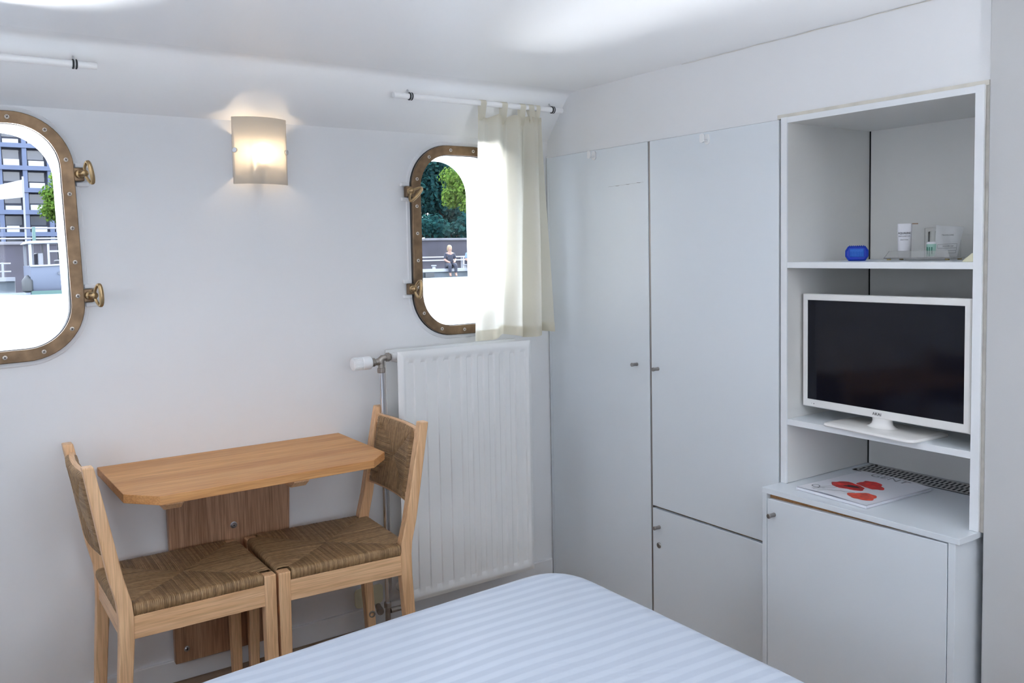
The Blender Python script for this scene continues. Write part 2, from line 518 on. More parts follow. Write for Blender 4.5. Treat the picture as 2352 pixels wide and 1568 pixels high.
# ------------------------------------------------------------------ mesh helpers
class MB:
    """Collects vertices and faces, then links them as one mesh object."""
    def __init__(self):
        self.v, self.f, self.mi = [], [], []
    def add(self, v, f, mi=0):
        o = len(self.v)
        self.v += [tuple(p) for p in v]
        self.f += [tuple(i + o for i in q) for q in f]
        self.mi += [mi] * len(f)
        return self
    def box(self, x0, x1, y0, y1, z0, z1, M4=None, mi=0):
        v = [(x, y, z) for x in (x0, x1) for y in (y0, y1) for z in (z0, z1)]
        if M4:
            v = [M4 @ Vector(p) for p in v]
        return self.add(v, [(0, 1, 3, 2), (4, 6, 7, 5), (0, 4, 5, 1), (2, 3, 7, 6), (0, 2, 6, 4), (1, 5, 7, 3)], mi)
    def prism(self, poly, a, b, axis='z', mi=0):
        n = len(poly)
        def P(p, h):
            return {'z': (p[0], p[1], h), 'y': (p[0], h, p[1]), 'x': (h, p[0], p[1])}[axis]
        v = [P(p, a) for p in poly] + [P(p, b) for p in poly]
        f = [tuple(range(n))[::-1], tuple(range(n, 2 * n))]
        f += [(i, (i + 1) % n, n + (i + 1) % n, n + i) for i in range(n)]
        return self.add(v, f, mi)
    def tube(self, pts, r, n=10, closed=False, caps=True, flat=1.0, up=None, mi=0):
        pts = [Vector(p) for p in pts]
        m = len(pts)
        rs = r if isinstance(r, (list, tuple)) else [r] * m
        v, f = [], []
        prev = None
        for i, p in enumerate(pts):
            if closed:
                t = pts[(i + 1) % m] - pts[i - 1]
            else:
                t = pts[min(i + 1, m - 1)] - pts[max(i - 1, 0)]
            t.normalize()
            if up is not None:
                a = Vector(up)
                a = (a - t * a.dot(t)).normalized()
            else:
                a = prev if prev is not None else (Vector((0, 0, 1)) if abs(t.z) < 0.9 else Vector((1, 0, 0)))
                a = (a - t * a.dot(t)).normalized()
            prev = a
            b = t.cross(a)
            for j in range(n):
                an = 2 * PI * j / n
                v.append(p + (a * math.cos(an) * flat + b * math.sin(an)) * rs[i])
        for i in range(m if closed else m - 1):
            k = (i + 1) % m
            for j in range(n):
                f.append((i * n + j, i * n + (j + 1) % n, k * n + (j + 1) % n, k * n + j))
        if caps and not closed:
            f.append(tuple(range(n))[::-1])
            f.append(tuple(range((m - 1) * n, m * n)))
        return self.add(v, f, mi)
    def lathe(self, prof, origin, axis, n=20, mi=0):
        """prof: (radius, height) pairs along axis from origin."""
        ax = Vector(axis).normalized()
        a = (Vector((0, 0, 1)) if abs(ax.z) < 0.9 else Vector((1, 0, 0)))
        a = (a - ax * a.dot(ax)).normalized()
        b = ax.cross(a)
        o = Vector(origin)
        v, f = [], []
        for r, h in prof:
            for j in range(n):
                an = 2 * PI * j / n
                v.append(o + ax * h + (a * math.cos(an) + b * math.sin(an)) * r)
        m = len(prof)
        for i in range(m - 1):
            for j in range(n):
                f.append((i * n + j, i * n + (j + 1) % n, (i + 1) * n + (j + 1) % n, (i + 1) * n + j))
        f.append(tuple(range(n))[::-1])
        f.append(tuple(range((m - 1) * n, m * n)))
        return self.add(v, f, mi)
    def grid(self, fn, nu, nv, mi=0):
        v = [fn(i / nu, j / nv) for j in range(nv + 1) for i in range(nu + 1)]
        f = [(j * (nu + 1) + i, j * (nu + 1) + i + 1, (j + 1) * (nu + 1) + i + 1, (j + 1) * (nu + 1) + i)
             for j in range(nv) for i in range(nu)]
        return self.add(v, f, mi)
    def loft(self, rings, closed=True, cap0=True, cap1=True, mi=0):
        n = len(rings[0])
        v = [p for r in rings for p in r]
        f = []
        for i in range(len(rings) - 1):
            for j in range(n if closed else n - 1):
                f.append((i * n + j, i * n + (j + 1) % n, (i + 1) * n + (j + 1) % n, (i + 1) * n + j))
        if cap0:
            f.append(tuple(range(n))[::-1])
        if cap1:
            f.append(tuple(range((len(rings) - 1) * n, len(rings) * n)))
        return self.add(v, f, mi)

def orient(me):
    bm = bmesh.new()
    bm.from_mesh(me)
    bmesh.ops.recalc_face_normals(bm, faces=bm.faces)
    bm.to_mesh(me)
    bm.free()

def obj(name, mb, mats, parent=None, org=(0, 0, 0), smooth=None, bevel=0.0, seg=2, recalc=True):
    me = bpy.data.meshes.new(name)
    ox, oy, oz = org
    me.from_pydata([(p[0] - ox, p[1] - oy, p[2] - oz) for p in mb.v], [], mb.f)
    if not isinstance(mats, (list, tuple)):
        mats = [mats]
    for m in mats:
        me.materials.append(m)
    for p, i in zip(me.polygons, mb.mi):
        p.material_index = i
    if recalc:
        orient(me)
    o = bpy.data.objects.new(name, me)
    COL.objects.link(o)
    if parent is not None:
        o.parent = parent
    if bevel:
        b = o.modifiers.new('bevel', 'BEVEL')
        b.width = bevel
        b.segments = seg
        b.limit_method = 'ANGLE'
        b.angle_limit = math.radians(35)
        b.harden_normals = False
    if smooth is not None:
        for p in me.polygons:
            p.use_smooth = True
        me.set_sharp_from_angle(angle=math.radians(smooth))
    return o

class Thing:
    """An Empty at the thing's base; parts are given in world coordinates."""
    def __init__(self, name, loc, label, cat, group=None, kind=None):
        self.o = bpy.data.objects.new(name, None)
        self.o.empty_display_size = 0.05
        COL.objects.link(self.o)
        self.o.location = loc
        self.org = tuple(loc)
        tag(self.o, label, cat, group, kind)
    def part(self, name, mb, m, parent=None, label=None, kind=None, **kw):
        o = obj(name, mb, m, parent or self.o, self.org, **kw)
        if label:
            o['label'] = label
        if kind:
            o['kind'] = kind
        return o

def tag(o, label=None, cat=None, group=None, kind=None):
    if label:
        o['label'] = label
    if cat:
        o['category'] = cat
    if group:
        o['group'] = group
    if kind:
        o['kind'] = kind
    return o

def struct(name, mb, m, label=None, **kw):
    return tag(obj(name, mb, m, **kw), label, None, None, 'structure')

def copy_tree(o, parent=None):
    c = o.copy()
    COL.objects.link(c)
    c.parent = parent
    for ch in o.children:
        copy_tree(ch, c)
    return c

def rrect(cx, cz, w, h, r, n=10):
    pts = []
    for sx, sz, a0 in ((1, 1, 0), (-1, 1, 90), (-1, -1, 180), (1, -1, 270)):
        ox, oz = cx + sx * (w / 2 - r), cz + sz * (h / 2 - r)
        for i in range(n + 1):
            a = math.radians(a0 + 90 * i / n)
            pts.append((ox + r * math.cos(a), oz + r * math.sin(a)))
    return pts

def sheet_with_holes(outer, holes, put):
    """Flat face with openings; put(u, v) gives the 3-D point."""
    bm = bmesh.new()
    edges = []
    for loop in [outer] + holes:
        vs_ = [bm.verts.new(put(*p)) for p in loop]
        for i in range(len(vs_)):
            edges.append(bm.edges.new((vs_[i], vs_[(i + 1) % len(vs_)])))
    bmesh.ops.triangle_fill(bm, use_beauty=True, use_dissolve=False, edges=edges)
    mb = MB()
    bm.verts.index_update()
    mb.add([v.co[:] for v in bm.verts], [[v.index for v in f.verts] for f in bm.faces])
    bm.free()
    return mb

def font(name, body, loc, X, Y, size, m, parent, org, align='CENTER', extrude=0.0002, xs=1.0, bold=0.0):
    cu = bpy.data.curves.new(name, 'FONT')
    cu.body = body
    cu.size = size
    cu.align_x = align
    cu.align_y = 'CENTER'
    cu.extrude = extrude
    cu.offset = bold
    cu.materials.append(m)
    tmp = bpy.data.objects.new(name, cu)
    COL.objects.link(tmp)
    me = bpy.data.meshes.new_from_object(tmp.evaluated_get(bpy.context.evaluated_depsgraph_get()))
    bpy.data.objects.remove(tmp)
    bpy.data.curves.remove(cu)
    me.name = name
    o = bpy.data.objects.new(name, me)
    COL.objects.link(o)
    X = Vector(X).normalized()
    Y = Vector(Y).normalized()
    Z = X.cross(Y)
    o.parent = parent
    o.matrix_local = Matrix.Translation(Vector(loc) - Vector(org)) @ Matrix((X * xs, Y, Z)).transposed().to_4x4()
    return o

def smooth01(a, b, x):
    t = min(1, max(0, (x - a) / (b - a)))
    return t * t * (3 - 2 * t)

# ------------------------------------------------------------------ room shell
WY, CRZ = 2.94, 1.853          # window wall plane, height of the crease where the cove starts
CEY, CEZ = 2.785, 2.030        # cove meets ceiling
W1 = dict(cx=-2.007, cz=1.465, w=0.44, h=0.735, r=0.165)
W2 = dict(cx=-0.425, cz=1.444, w=0.44, h=0.735, r=0.165)
RIM = 0.036

mb = MB().box(LEFT_X, 0.6, BACK_Y, WY, -0.05, 0.0)
struct('floor', mb, M['floor'])
holes = [rrect(W['cx'], W['cz'], W['w'] - 2 * RIM, W['h'] - 2 * RIM, W['r'] - RIM) for W in (W1, W2)]
mb = sheet_with_holes([(LEFT_X, 0), (0.45, 0), (0.45, CRZ), (LEFT_X, CRZ)], holes, lambda u, v: (u, WY, v))
struct('wall_front', mb, M['wall'])
# sloped cove between the window wall and the ceiling, with softened edges
prof = [(WY, CRZ - 0.0)]
prof += [(WY + (CEY - WY) * t, CRZ + (CEZ - CRZ) * t + 0.004 * math.sin(PI * t)) for t in (0.06, 0.3, 0.55, 0.8, 0.94)]
prof += [(CEY - 0.002, CEZ - 0.003), (CEY - 0.02, CEZ + 0.002), (CEY - 0.05, CEZ + 0.003)]
mb = MB()
mb.grid(lambda u, v: (LEFT_X + (0.45 - LEFT_X) * u, *prof[round(v * (len(prof) - 1))]), 1, len(prof) - 1)
struct('trim_1', mb, M['cove'], smooth=30)
mb = sheet_with_holes([(LEFT_X, BACK_Y), (0.45, BACK_Y), (0.45, CEY - 0.05), (LEFT_X, CEY - 0.05)],
                      [],
                      lambda u, v: (u, v, CEZ + 0.003))
mb.add([(LEFT_X, BACK_Y, 2.033), (0.45, BACK_Y, 2.033), (0.45, BACK_Y, 2.033)], [])
struct('ceiling', mb, M['ceiling'])
# closet wall: upper part above the built-in, and the panel to its right
mb = MB().box(0.012, 0.05, 1.111, WY + 0.01, 1.792, 2.04)
mb.box(0.44, 0.48, BACK_Y - 0.02, WY + 0.02, -0.02, 2.06)  # unseen closing wall behind the built-in, added to stop light leaks
struct('wall_right', mb, M['wall'])
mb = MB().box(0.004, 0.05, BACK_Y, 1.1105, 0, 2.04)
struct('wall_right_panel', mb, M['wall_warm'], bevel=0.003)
mb = MB().box(0.004, 0.011, 1.1115, 1.75, 1.7875, 1.800)
struct('trim_2', mb, M['caulk'])
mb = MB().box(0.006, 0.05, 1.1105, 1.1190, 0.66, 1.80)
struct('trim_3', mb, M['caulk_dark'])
mb = MB().box(0.006, 0.011, 1.75, WY, 1.7865, 1.793)
struct('trim_5', mb, M['wall'])
mb = MB()
rnd = random.Random(2)
pts = [(0.0105, 2.15 - 0.045 * i + rnd.uniform(-.01, .01), 2.0305 + rnd.uniform(-.0012, .0008)) for i in range(24)]
mb.tube(pts, [0.0006 + 0.0010 * rnd.random() * (i / 23) for i in range(24)], 5)
struct('trim_4', mb, M['caulk'], 'hairline crack along the ceiling seam')
# behind the camera: opposite wall and left wall, windows added to light the room
bh = [rrect(bx, bz, 0.48, 0.66, 0.15) for bx, bz in BACK_WINDOWS]
mb = sheet_with_holes([(LEFT_X, 0), (0.45, 0), (0.45, 2.04), (LEFT_X, 2.04)], bh, lambda u, v: (u, BACK_Y, v))
struct('wall_back', mb, M['wall'])
for i, (bx, bz) in enumerate(BACK_WINDOWS):
    rr = rrect(bx, bz, 0.48, 0.66, 0.15)
    mb = MB().loft([[(p[0], BACK_Y, p[1]) for p in rr], [(p[0], BACK_Y - 0.1, p[1]) for p in rr]], cap0=False, cap1=False)
    f = struct('window_%d' % (3 + i), mb, M['reveal'], smooth=40)
    obj('glass_pane', MB().add([(p[0], BACK_Y - 0.05, p[1]) for p in rr], [tuple(range(len(rr)))]), M['glass'], f)
LW = rrect(LWY, 1.45, 0.52, 0.70, 0.15)
mb = sheet_with_holes([(BACK_Y, 0), (WY, 0), (WY, 2.04), (BACK_Y, 2.04)], [LW], lambda u, v: (LEFT_X, u, v))
struct('wall_left', mb, M['wall'])
mb = MB().loft([[(LEFT_X, p[0], p[1]) for p in LW], [(LEFT_X - 0.1, p[0], p[1]) for p in LW]], cap0=False, cap1=False)
f = struct('window_6', mb, M['reveal'], smooth=40)  # unseen window added to brighten the closet doors and the window wall
obj('glass_pane', MB().add([(LEFT_X - 0.05, p[0], p[1]) for p in LW], [tuple(range(len(LW)))]), M['glass'], f)
# base board: a thin lining step at the foot of the window wall
mb = MB().box(LEFT_X, -0.001, WY - 0.012, WY + 0.02, 0, 0.074)
struct('baseboard_front', mb, M['wall'], bevel=0.003)

# ------------------------------------------------------------------ windows
def bolt(t, parent, p, d, r, h, m=None, cross=True):
    """Countersunk screw head with cross recess; d is the outward direction."""
    s = t.part('screw', MB().lathe([(r, 0), (r, h * 0.6), (r * 0.82, h)], p, d, 14), m or M['screw'], parent, smooth=40)
    if cross:
        d = Vector(d)
        a = Vector((0, 0, 1)) if abs(d.z) < 0.9 else Vector((1, 0, 0))
        a = (Matrix.Rotation(random.uniform(0, 1.5), 3, d) @ a).normalized()
        b = d.cross(a)
        q = Vector(p) + d * (h + 0.0002)
        mb = MB()
        for u, v in ((a, b), (b, a)):
            mb.add([q + u * r * .62 + v * r * .16, q + u * r * .62 - v * r * .16, q - u * r * .62 - v * r * .16, q - u * r * .62 + v * r * .16], [(0, 1, 2, 3)])
        t.part('recess', mb, M['slot'], s)
    return s

def clamp(t, x, z, side, y0, tilt, stand, dx=1):
    """Brass wing clamp holding the sash; side = +1 right of the sash, -1 left."""
    base = MB()
    lug = MB()
    a, b = sorted((x + side * 0.004, x + side * 0.040))
    lug.box(a, b, y0 + 0.006, WY + 0.002, z - 0.036, z - 0.022)
    lug.box(a, b, y0 + 0.006, WY + 0.002, z + 0.020, z + 0.034)
    a, b = sorted((x - side * 0.002, x + side * 0.026))
    base.box(a, b, y0 - 0.010, WY - 0.004, z - 0.021, z + 0.019)
    c = t.part('clamp', base, M['brass'], bevel=0.003, label='brass wing clamp on the window rim')
    t.part('lug', lug, M['white_plastic'], c, bevel=0.003, label='white painted hinge lug')
    hub = Vector((x + side * 0.012, y0 - 0.012, z))
    d = Vector((side * 0.35, -1, 0)).normalized()
    t.part('bolt', MB().lathe([(0.013, -0.004), (0.013, 0.006), (0.008, 0.008), (0.008, 0.022), (0.010, 0.024), (0.010, 0.036), (0.006, 0.039)], hub, d, 16), M['brass_light'], c, smooth=40)
    # wing: rounded triangular loop standing off the hub
    o = hub + d * 0.026
    sd = Vector((dx * math.cos(math.radians(stand)), -math.sin(math.radians(stand)), 0))
    up = (Matrix.Rotation(math.radians(tilt), 3, d) @ Vector((0, 0, 1)))
    sd = (Matrix.Rotation(math.radians(tilt), 3, d) @ sd)
    P = lambda u, v: o + sd * u + up * v
    loop = [P(0.004, 0.010), P(0.012, 0.023), P(0.019, 0.032), P(0.025, 0.033), P(0.0285, 0.026), P(0.030, 0.0), P(0.0285, -0.026), P(0.025, -0.033), P(0.019, -0.032), P(0.012, -0.023), P(0.004, -0.010), P(0.009, -0.004), P(0.010, 0.0), P(0.009, 0.004)]
    rad = [0.005, 0.0048, 0.0055, 0.0065, 0.0072, 0.0078, 0.0072, 0.0065, 0.0055, 0.0048, 0.005, 0.0045, 0.0045, 0.0045]
    mb = MB().tube(loop, rad, 10, closed=True)
    wing = t.part('wing_nut', mb, M['brass_light'], c, smooth=60)
    sub = wing.modifiers.new('round', 'SUBSURF')
    sub.levels = sub.render_levels = 1
    return c

def make_window(name, W, side, lean, label, taper_r, clamps):
    cx, cz, ww, hh, r = W['cx'], W['cz'], W['w'], W['h'], W['r']
    t = Thing(name, (cx, WY, cz), label, 'window', 'brass framed portlights in the hull', 'structure')
    yf = WY - 0.024
    o1 = rrect(cx, cz, ww, hh, r, 14)
    o2 = rrect(cx, cz, ww - 0.004, hh - 0.004, r - 0.002, 14)
    i1 = rrect(cx, cz, ww - 2 * RIM, hh - 2 * RIM, r - RIM, 14)
    ring = lambda p, y: [(q[0], y, q[1]) for q in p]
    mb = MB().loft([ring(o1, WY - 0.012), ring(o1, yf + 0.002), ring(o2, yf), ring(i1, yf), ring(i1, WY - 0.006)], cap0=False, cap1=False)
    t.part('frame', mb, M['brass'], smooth=30)
    g1 = rrect(cx, cz, ww + 0.004, hh + 0.004, r + 0.002, 14)
    mb = MB().loft([ring(g1, WY + 0.001), ring(g1, WY - 0.006), ring(rrect(cx, cz, ww - 0.006, hh - 0.006, r - 0.003, 14), WY - 0.0125)], cap0=False, cap1=False)
    t.part('rubber_seal', mb, M['rubber'], smooth=30)
    g1 = rrect(cx, cz, ww + 0.034, hh + 0.034, r + 0.017, 14)
    g2 = rrect(cx, cz, ww + 0.026, hh + 0.026, r + 0.013, 14)
    g3 = rrect(cx, cz, ww + 0.004, hh + 0.004, r + 0.002, 14)
    mb = MB().loft([ring(g1, WY + 0.001), ring(g2, WY - 0.004), ring(g3, WY - 0.0045)], cap0=False, cap1=False)
    t.part('mounting_flange', mb, M['wall'], smooth=40)
    # inner bead and glass
    b1 = rrect(cx, cz, ww - 2 * RIM - 0.004, hh - 2 * RIM - 0.004, r - RIM - 0.002, 14)
    mb = MB().loft([ring(i1, WY - 0.012), ring(b1, WY - 0.011), ring(b1, WY - 0.004)], cap0=False, cap1=False)
    t.part('glazing_bead', mb, M['rubber'], smooth=30)
    t.part('glass_pane', MB().add(ring(i1, WY - 0.008), [tuple(range(len(i1)))]), M['glass'])
    # white reveal through the hull
    shift = taper_r / 2
    out = rrect(cx - shift, cz, ww - 2 * RIM - taper_r, hh - 2 * RIM - 0.01, r - RIM + 0.012, 14)
    mb = MB().loft([ring(i1, WY - 0.004), ring(i1, WY + 0.03), ring(out, WY + 0.165), ring(out, WY + 0.175)], cap0=False, cap1=False)
    t.part('hull_reveal', mb, M['reveal'], smooth=40)
    # screws round the rim
    cl = rrect(cx, cz, ww - RIM, hh - RIM, r - RIM / 2, 14)
    L, per = [0], 0
    for i in range(len(cl)):
        a, b = cl[i], cl[(i + 1) % len(cl)]
        per += math.hypot(a[0] - b[0], a[1] - b[1])
        L.append(per)
    n = 19
    for k in range(n):
        s = per * ((k + 0.25) / n)
        i = max(j for j in range(len(cl)) if L[j] <= s)
        a, b = cl[i], cl[(i + 1) % len(cl)]
        u = (s - L[i]) / max(1e-9, L[i + 1] - L[i])
        bolt(t, None, (a[0] + (b[0] - a[0]) * u, yf - 0.0002, a[1] + (b[1] - a[1]) * u), (0, -1, 0), 0.0064, 0.0016)
    for dz, tl, st in clamps:
        clamp(t, cx + side * (ww / 2), cz + dz, side, yf + 0.006, tl, st)
    t.o.rotation_euler = (0, math.radians(lean), 0)
    return t
make_window('window_1', W1, 1, -1.6, 'left brass-rimmed window cut by the photo edge, boat and flats outside', 0.0,
            ((0.185, 9, 52), (-0.183, 1, 50)))
make_window('window_2', W2, -1, 0, 'right brass-rimmed window half behind the cream curtain, trees outside', 0.045,
            ((0.187, -42, 42), (-0.180, -4, 48)))

# ------------------------------------------------------------------ wardrobe (built-in, left of the shelves)
def knob(t, parent, p, name='knob'):
    return t.part(name, MB().lathe([(0.0065, 0), (0.0065, 0.004), (0.006, 0.006), (0.006, 0.020), (0.0072, 0.023), (0.0072, 0.0275), (0.0062, 0.0285)], p, (-1, 0, 0), 18),
                  M['knob'], parent, smooth=35, label='satin nickel pin knob')

def hook(t, parent, p):
    x, y, z = p
    mb = MB()
    rr = rrect(y, z, 0.022, 0.034, 0.008, 5)
    mb.prism([(q[0], q[1]) for q in rr], x - 0.004, x, 'x')
    mb.tube([(x - 0.003, y, z - 0.004), (x - 0.018, y, z - 0.006), (x - 0.026, y, z - 0.006)], [0.005, 0.004, 0.004], 8)
    rr2 = rrect(y, z + 0.002, 0.018, 0.030, 0.007, 5)
    mb.prism([(q[0], q[1]) for q in rr2], x - 0.030, x - 0.025, 'x')
    return t.part('hook', mb, M['white_plastic'], parent, smooth=35, bevel=0.0008, label='small white stick-on hook')

WT = 1.786
t = Thing('wardrobe', (0.2, 2.32, 0), 'tall white built-in wardrobe with three doors, beside the radiator', 'wardrobe')
mb = MB()
mb.box(0.021, 0.43, 1.735, 1.750, 0, WT - 0.002)
mb.box(0.021, 0.43, 2.300, 2.328, 0, WT - 0.002)
mb.box(0.021, 0.43, 1.735, 2.925, 0, 0.05)
mb.box(0.021, 0.43, 1.735, 2.925, WT - 0.02, WT - 0.002)
mb.box(0.415, 0.43, 1.735, 2.925, 0, WT - 0.002)
mb.box(0.021, 0.415, 1.750, 2.300, 0.425, 0.445)
t.part('carcass', mb, M['chip'])
t.part('end_panel', MB().box(0.002, 0.43, 2.915, 2.931, 0, WT), M['laminate'], bevel=0.001)
dl = t.part('door', MB().box(0.0, 0.018, 2.3205, 2.9125, 0.012, WT - 0.001), M['laminate'], bevel=0.0012)
knob(t, dl, (0, 2.387, 0.969))
hook(t, dl, (0, 2.619, 1.765))
mb = MB()
mb.grid(lambda u, v: (-0.0003, 2.539 - 0.196 * u, 1.6375 + 0.004 * u + 0.0006 * math.sin(40 * u) + (0.0012 if 0.2 < u % 0.31 else 0.0004) * (v - 0.5)), 30, 1)
t.part('scratch', mb, M['gap'], dl)
du = t.part('door', MB().box(0.0, 0.018, 1.7415, 2.3095, 0.4525, WT - 0.001), M['laminate'], bevel=0.0012)
knob(t, du, (0, 2.275, 0.963))
hook(t, du, (0, 2.032, 1.760))
db = t.part('door', MB().box(0.0, 0.018, 1.7415, 2.3095, 0.012, 0.4435), M['laminate'], bevel=0.0012)
knob(t, db, (0, 2.275, 0.378))
lk = t.part('lock', MB().lathe([(0.0105, 0), (0.0105, 0.002), (0.008, 0.004)], (0, 2.278, 0.309), (-1, 0, 0), 18), M['knob'], db, smooth=30, label='round nickel cylinder lock')
t.part('filler_strip', MB().box(0.003, 0.02, 2.3105, 2.3195, 0.01, WT - 0.002), M['knob'], label='grey joint strip between the doors')

# ------------------------------------------------------------------ open shelf unit
NB = 0.423
t = Thing('shelf_unit', (0.2, 1.42, 0.661), 'white open shelf niche holding the television, right of wardrobe', 'shelf')
t.part('side_panel', MB().box(0.0, NB, 1.709, 1.7305, 0.662, 1.789), M['laminate_in'], bevel=0.0012)
t.part('side_panel', MB().box(-0.002, NB, 1.1195, 1.141, 0.662, 1.789), M['laminate_in'], bevel=0.0012)
for yy in ((1.7085, 1.731), (1.119, 1.1415)):
    t.part('edge_band', MB().box(-0.004, 0.0015, yy[0], yy[1], 0.662, 1.7895), M['laminate_edge'], bevel=0.0006)
t.part('top_panel', MB().box(0.0, NB, 1.1415, 1.7085, 1.772, 1.7885), M['laminate_in'], bevel=0.0012)
t.part('edge_band', MB().box(-0.0025, 0.001, 1.1415, 1.7085, 1.7715, 1.789), M['laminate_edge'], bevel=0.0006)
t.part('back_panel', MB().box(NB, NB + 0.012, 1.135, 1.7043, 0.662, 1.775), M['laminate_in'])
t.part('gap_strip', MB().box(NB - 0.001, NB + 0.012, 1.7045, 1.709, 0.662, 1.772), M['black'], label='dark gap in the back corner')
for z in (1.35, 0.865):
    s = t.part('shelf', MB().box(0.001, NB, 1.1415, 1.7085, z - 0.018, z), M['laminate'], bevel=0.0012)
    t.part('edge_band', MB().box(-0.002, 0.0015, 1.1415, 1.7085, z - 0.0182, z + 0.0002), M['laminate_edge'], s, bevel=0.0008)

# ------------------------------------------------------------------ low cabinet under the shelves
CFX = -0.0905
t = Thing('low_cabinet', (0.15, 1.43, 0), 'white low cabinet with one door under the open shelves', 'cabinet')
t.part('top_panel', MB().box(CFX, NB, 1.1195, 1.7335, 0.6445, 0.661), M['laminate'], bevel=0.0012)
t.part('side_panel', MB().box(CFX + 0.0015, NB, 1.716, 1.7325, 0, 0.6445), M['laminate'], bevel=0.001)
t.part('side_panel', MB().box(CFX + 0.0015, NB, 1.1305, 1.149, 0, 0.6445), M['laminate'], bevel=0.001)
t.part('back_panel', MB().box(NB - 0.012, NB, 1.149, 1.716, 0, 0.6445), M['laminate_in'])
t.part('front_rail', MB().box(CFX + 0.019, CFX + 0.037, 1.149, 1.716, 0.585, 0.6445), M['chip'], label='raw brown chipboard rail in the gap above the door')
mb = MB()
mb.prism([(1.7135, 0.012), (1.1515, 0.012), (1.1515, 0.6405), (1.7135, 0.6295)], CFX + 0.001, CFX + 0.018, 'x')
d = t.part('door', mb, M['laminate'], bevel=0.0012)
knob(t, d, (CFX + 0.001, 1.687, 0.585))
# vent grille let into the top
gy0, gy1, gx0, gx1 = 1.1425, 1.687, 0.305, 0.412
g = t.part('vent_grille', MB().box(gx0, gx1, gy0, gy1, 0.6612, 0.6616), M['black'], label='grey slotted vent grille')  # black sheet under the slots, the cavity's darkness put into its colour
mb = MB()
nr, ncol = 4, 34
ex, ey = 0.008, 0.008
cw, chh = (gy1 - gy0 - 2 * ey) / ncol, (gx1 - gx0 - 2 * ex) / nr
def q4(a, b, c, d):
    mb.add([(*a, 0.6630), (*b, 0.6630), (*c, 0.6630), (*d, 0.6630)], [(0, 1, 2, 3)])
q4((gx0, gy0), (gx0 + ex, gy0), (gx0 + ex, gy1), (gx0, gy1))
q4((gx1 - ex, gy0), (gx1, gy0), (gx1, gy1), (gx1 - ex, gy1))
q4((gx0, gy0), (gx1, gy0), (gx1, gy0 + ey), (gx0, gy0 + ey))
q4((gx0, gy1 - ey), (gx1, gy1 - ey), (gx1, gy1), (gx0, gy1))
for i in range(nr):
    for j in range(ncol):
        a0, b0 = gx0 + ex + i * chh, gy0 + ey + j * cw
        so_ = 0.25 if i % 2 else 0.0
        c0 = [(a0, b0), (a0 + chh, b0), (a0 + chh, b0 + cw), (a0, b0 + cw)]
        fy0, fy1 = 0.12 + so_, 0.62 + so_
        hole = [(a0 + chh * .12, b0 + cw * fy0), (a0 + chh * .88, b0 + cw * fy0), (a0 + chh * .88, b0 + cw * fy1), (a0 + chh * .12, b0 + cw * fy1)]
        for k in range(4):
            q4(c0[k], c0[(k + 1) % 4], hole[(k + 1) % 4], hole[k])
pl = t.part('slotted_plate', mb, M['grille'], g)
for y in (1.665, 1.262):
    t.part('screw', MB().lathe([(0.005, 0), (0.0045, 0.0018), (0.002, 0.0025)], (gx1 - 0.006, y, 0.663), (0, 0, 1), 12), M['slot'], g, smooth=40)
t.part('screw', MB().lathe([(0.005, 0), (0.0045, 0.0018), (0.002, 0.0025)], (gx0 + 0.005, 1.678, 0.663), (0, 0, 1), 12), M['slot'], g, smooth=40)

# ------------------------------------------------------------------ television
ang = math.radians(5.4)
TL = Vector((0.058, 1.697, 0))
rd = Vector((-math.sin(ang), -math.cos(ang), 0))        # along the screen to the right
bk = Vector((math.cos(ang), -math.sin(ang), 0))         # away from the viewer
t = Thing('television', (0.08, 1.43, 0.865), 'white flat television with black screen on the middle shelf', 'television')
TW, Z0, Z1 = 0.550, 0.9025, 1.2515
def T(u, d, z):
    return TL + rd * u + bk * d + Vector((0, 0, z + u * 0.009))
def slab(u0, u1, d0, d1, z0, z1, mb=None):
    mb = mb or MB()
    v = [T(u, d, z) for u in (u0, u1) for d in (d0, d1) for z in (z0, z1)]
    return mb.add(v, [(0, 1, 3, 2), (4, 6, 7, 5), (0, 4, 5, 1), (2, 3, 7, 6), (0, 2, 6, 4), (1, 5, 7, 3)])
mb = MB()
rings = []
for u0, u1, z0, z1, dd in ((0, TW, Z0, Z1, 0.032), (0, TW, Z0, Z1, 0.003), (0.003, TW - 0.003, Z0 + 0.003, Z1 - 0.003, 0.0),
                           (0.0165, TW - 0.0165, Z0 + 0.0225, Z1 - 0.0185, 0.0), (0.018, TW - 0.018, Z0 + 0.024, Z1 - 0.020, 0.004)):
    rings.append([T(u0, dd, z0), T(u1, dd, z0), T(u1, dd, z1), T(u0, dd, z1)])
mb.loft(rings, cap1=False)
t.part('bezel', mb, M['tv_white'], bevel=0.0006)
t.part('screen', slab(0.017, TW - 0.017, 0.003, 0.006, Z0 + 0.023, Z1 - 0.019), M['tv_screen'])
t.part('back_housing', slab(0.06, TW - 0.06, 0.032, 0.062, Z0 + 0.03, Z1 - 0.05), M['tv_white'], bevel=0.01)
cu = TW / 2
mb = MB()
rings = []
for zz, wx, dx in ((0.865, 0.150, 0.083), (0.868, 0.152, 0.085), (0.874, 0.150, 0.083), (0.8775, 0.138, 0.071)):
    rr = rrect(0, 0, 2 * wx, 2 * dx, 0.018, 5)
    rings.append([TL + rd * (cu - 0.003 + p[0]) + bk * (0.030 + p[1]) + Vector((0, 0, zz)) for p in rr])
mb.loft(rings)
t.part('stand_base', mb, M['tv_white'], smooth=40)
mb = MB()
rings = []
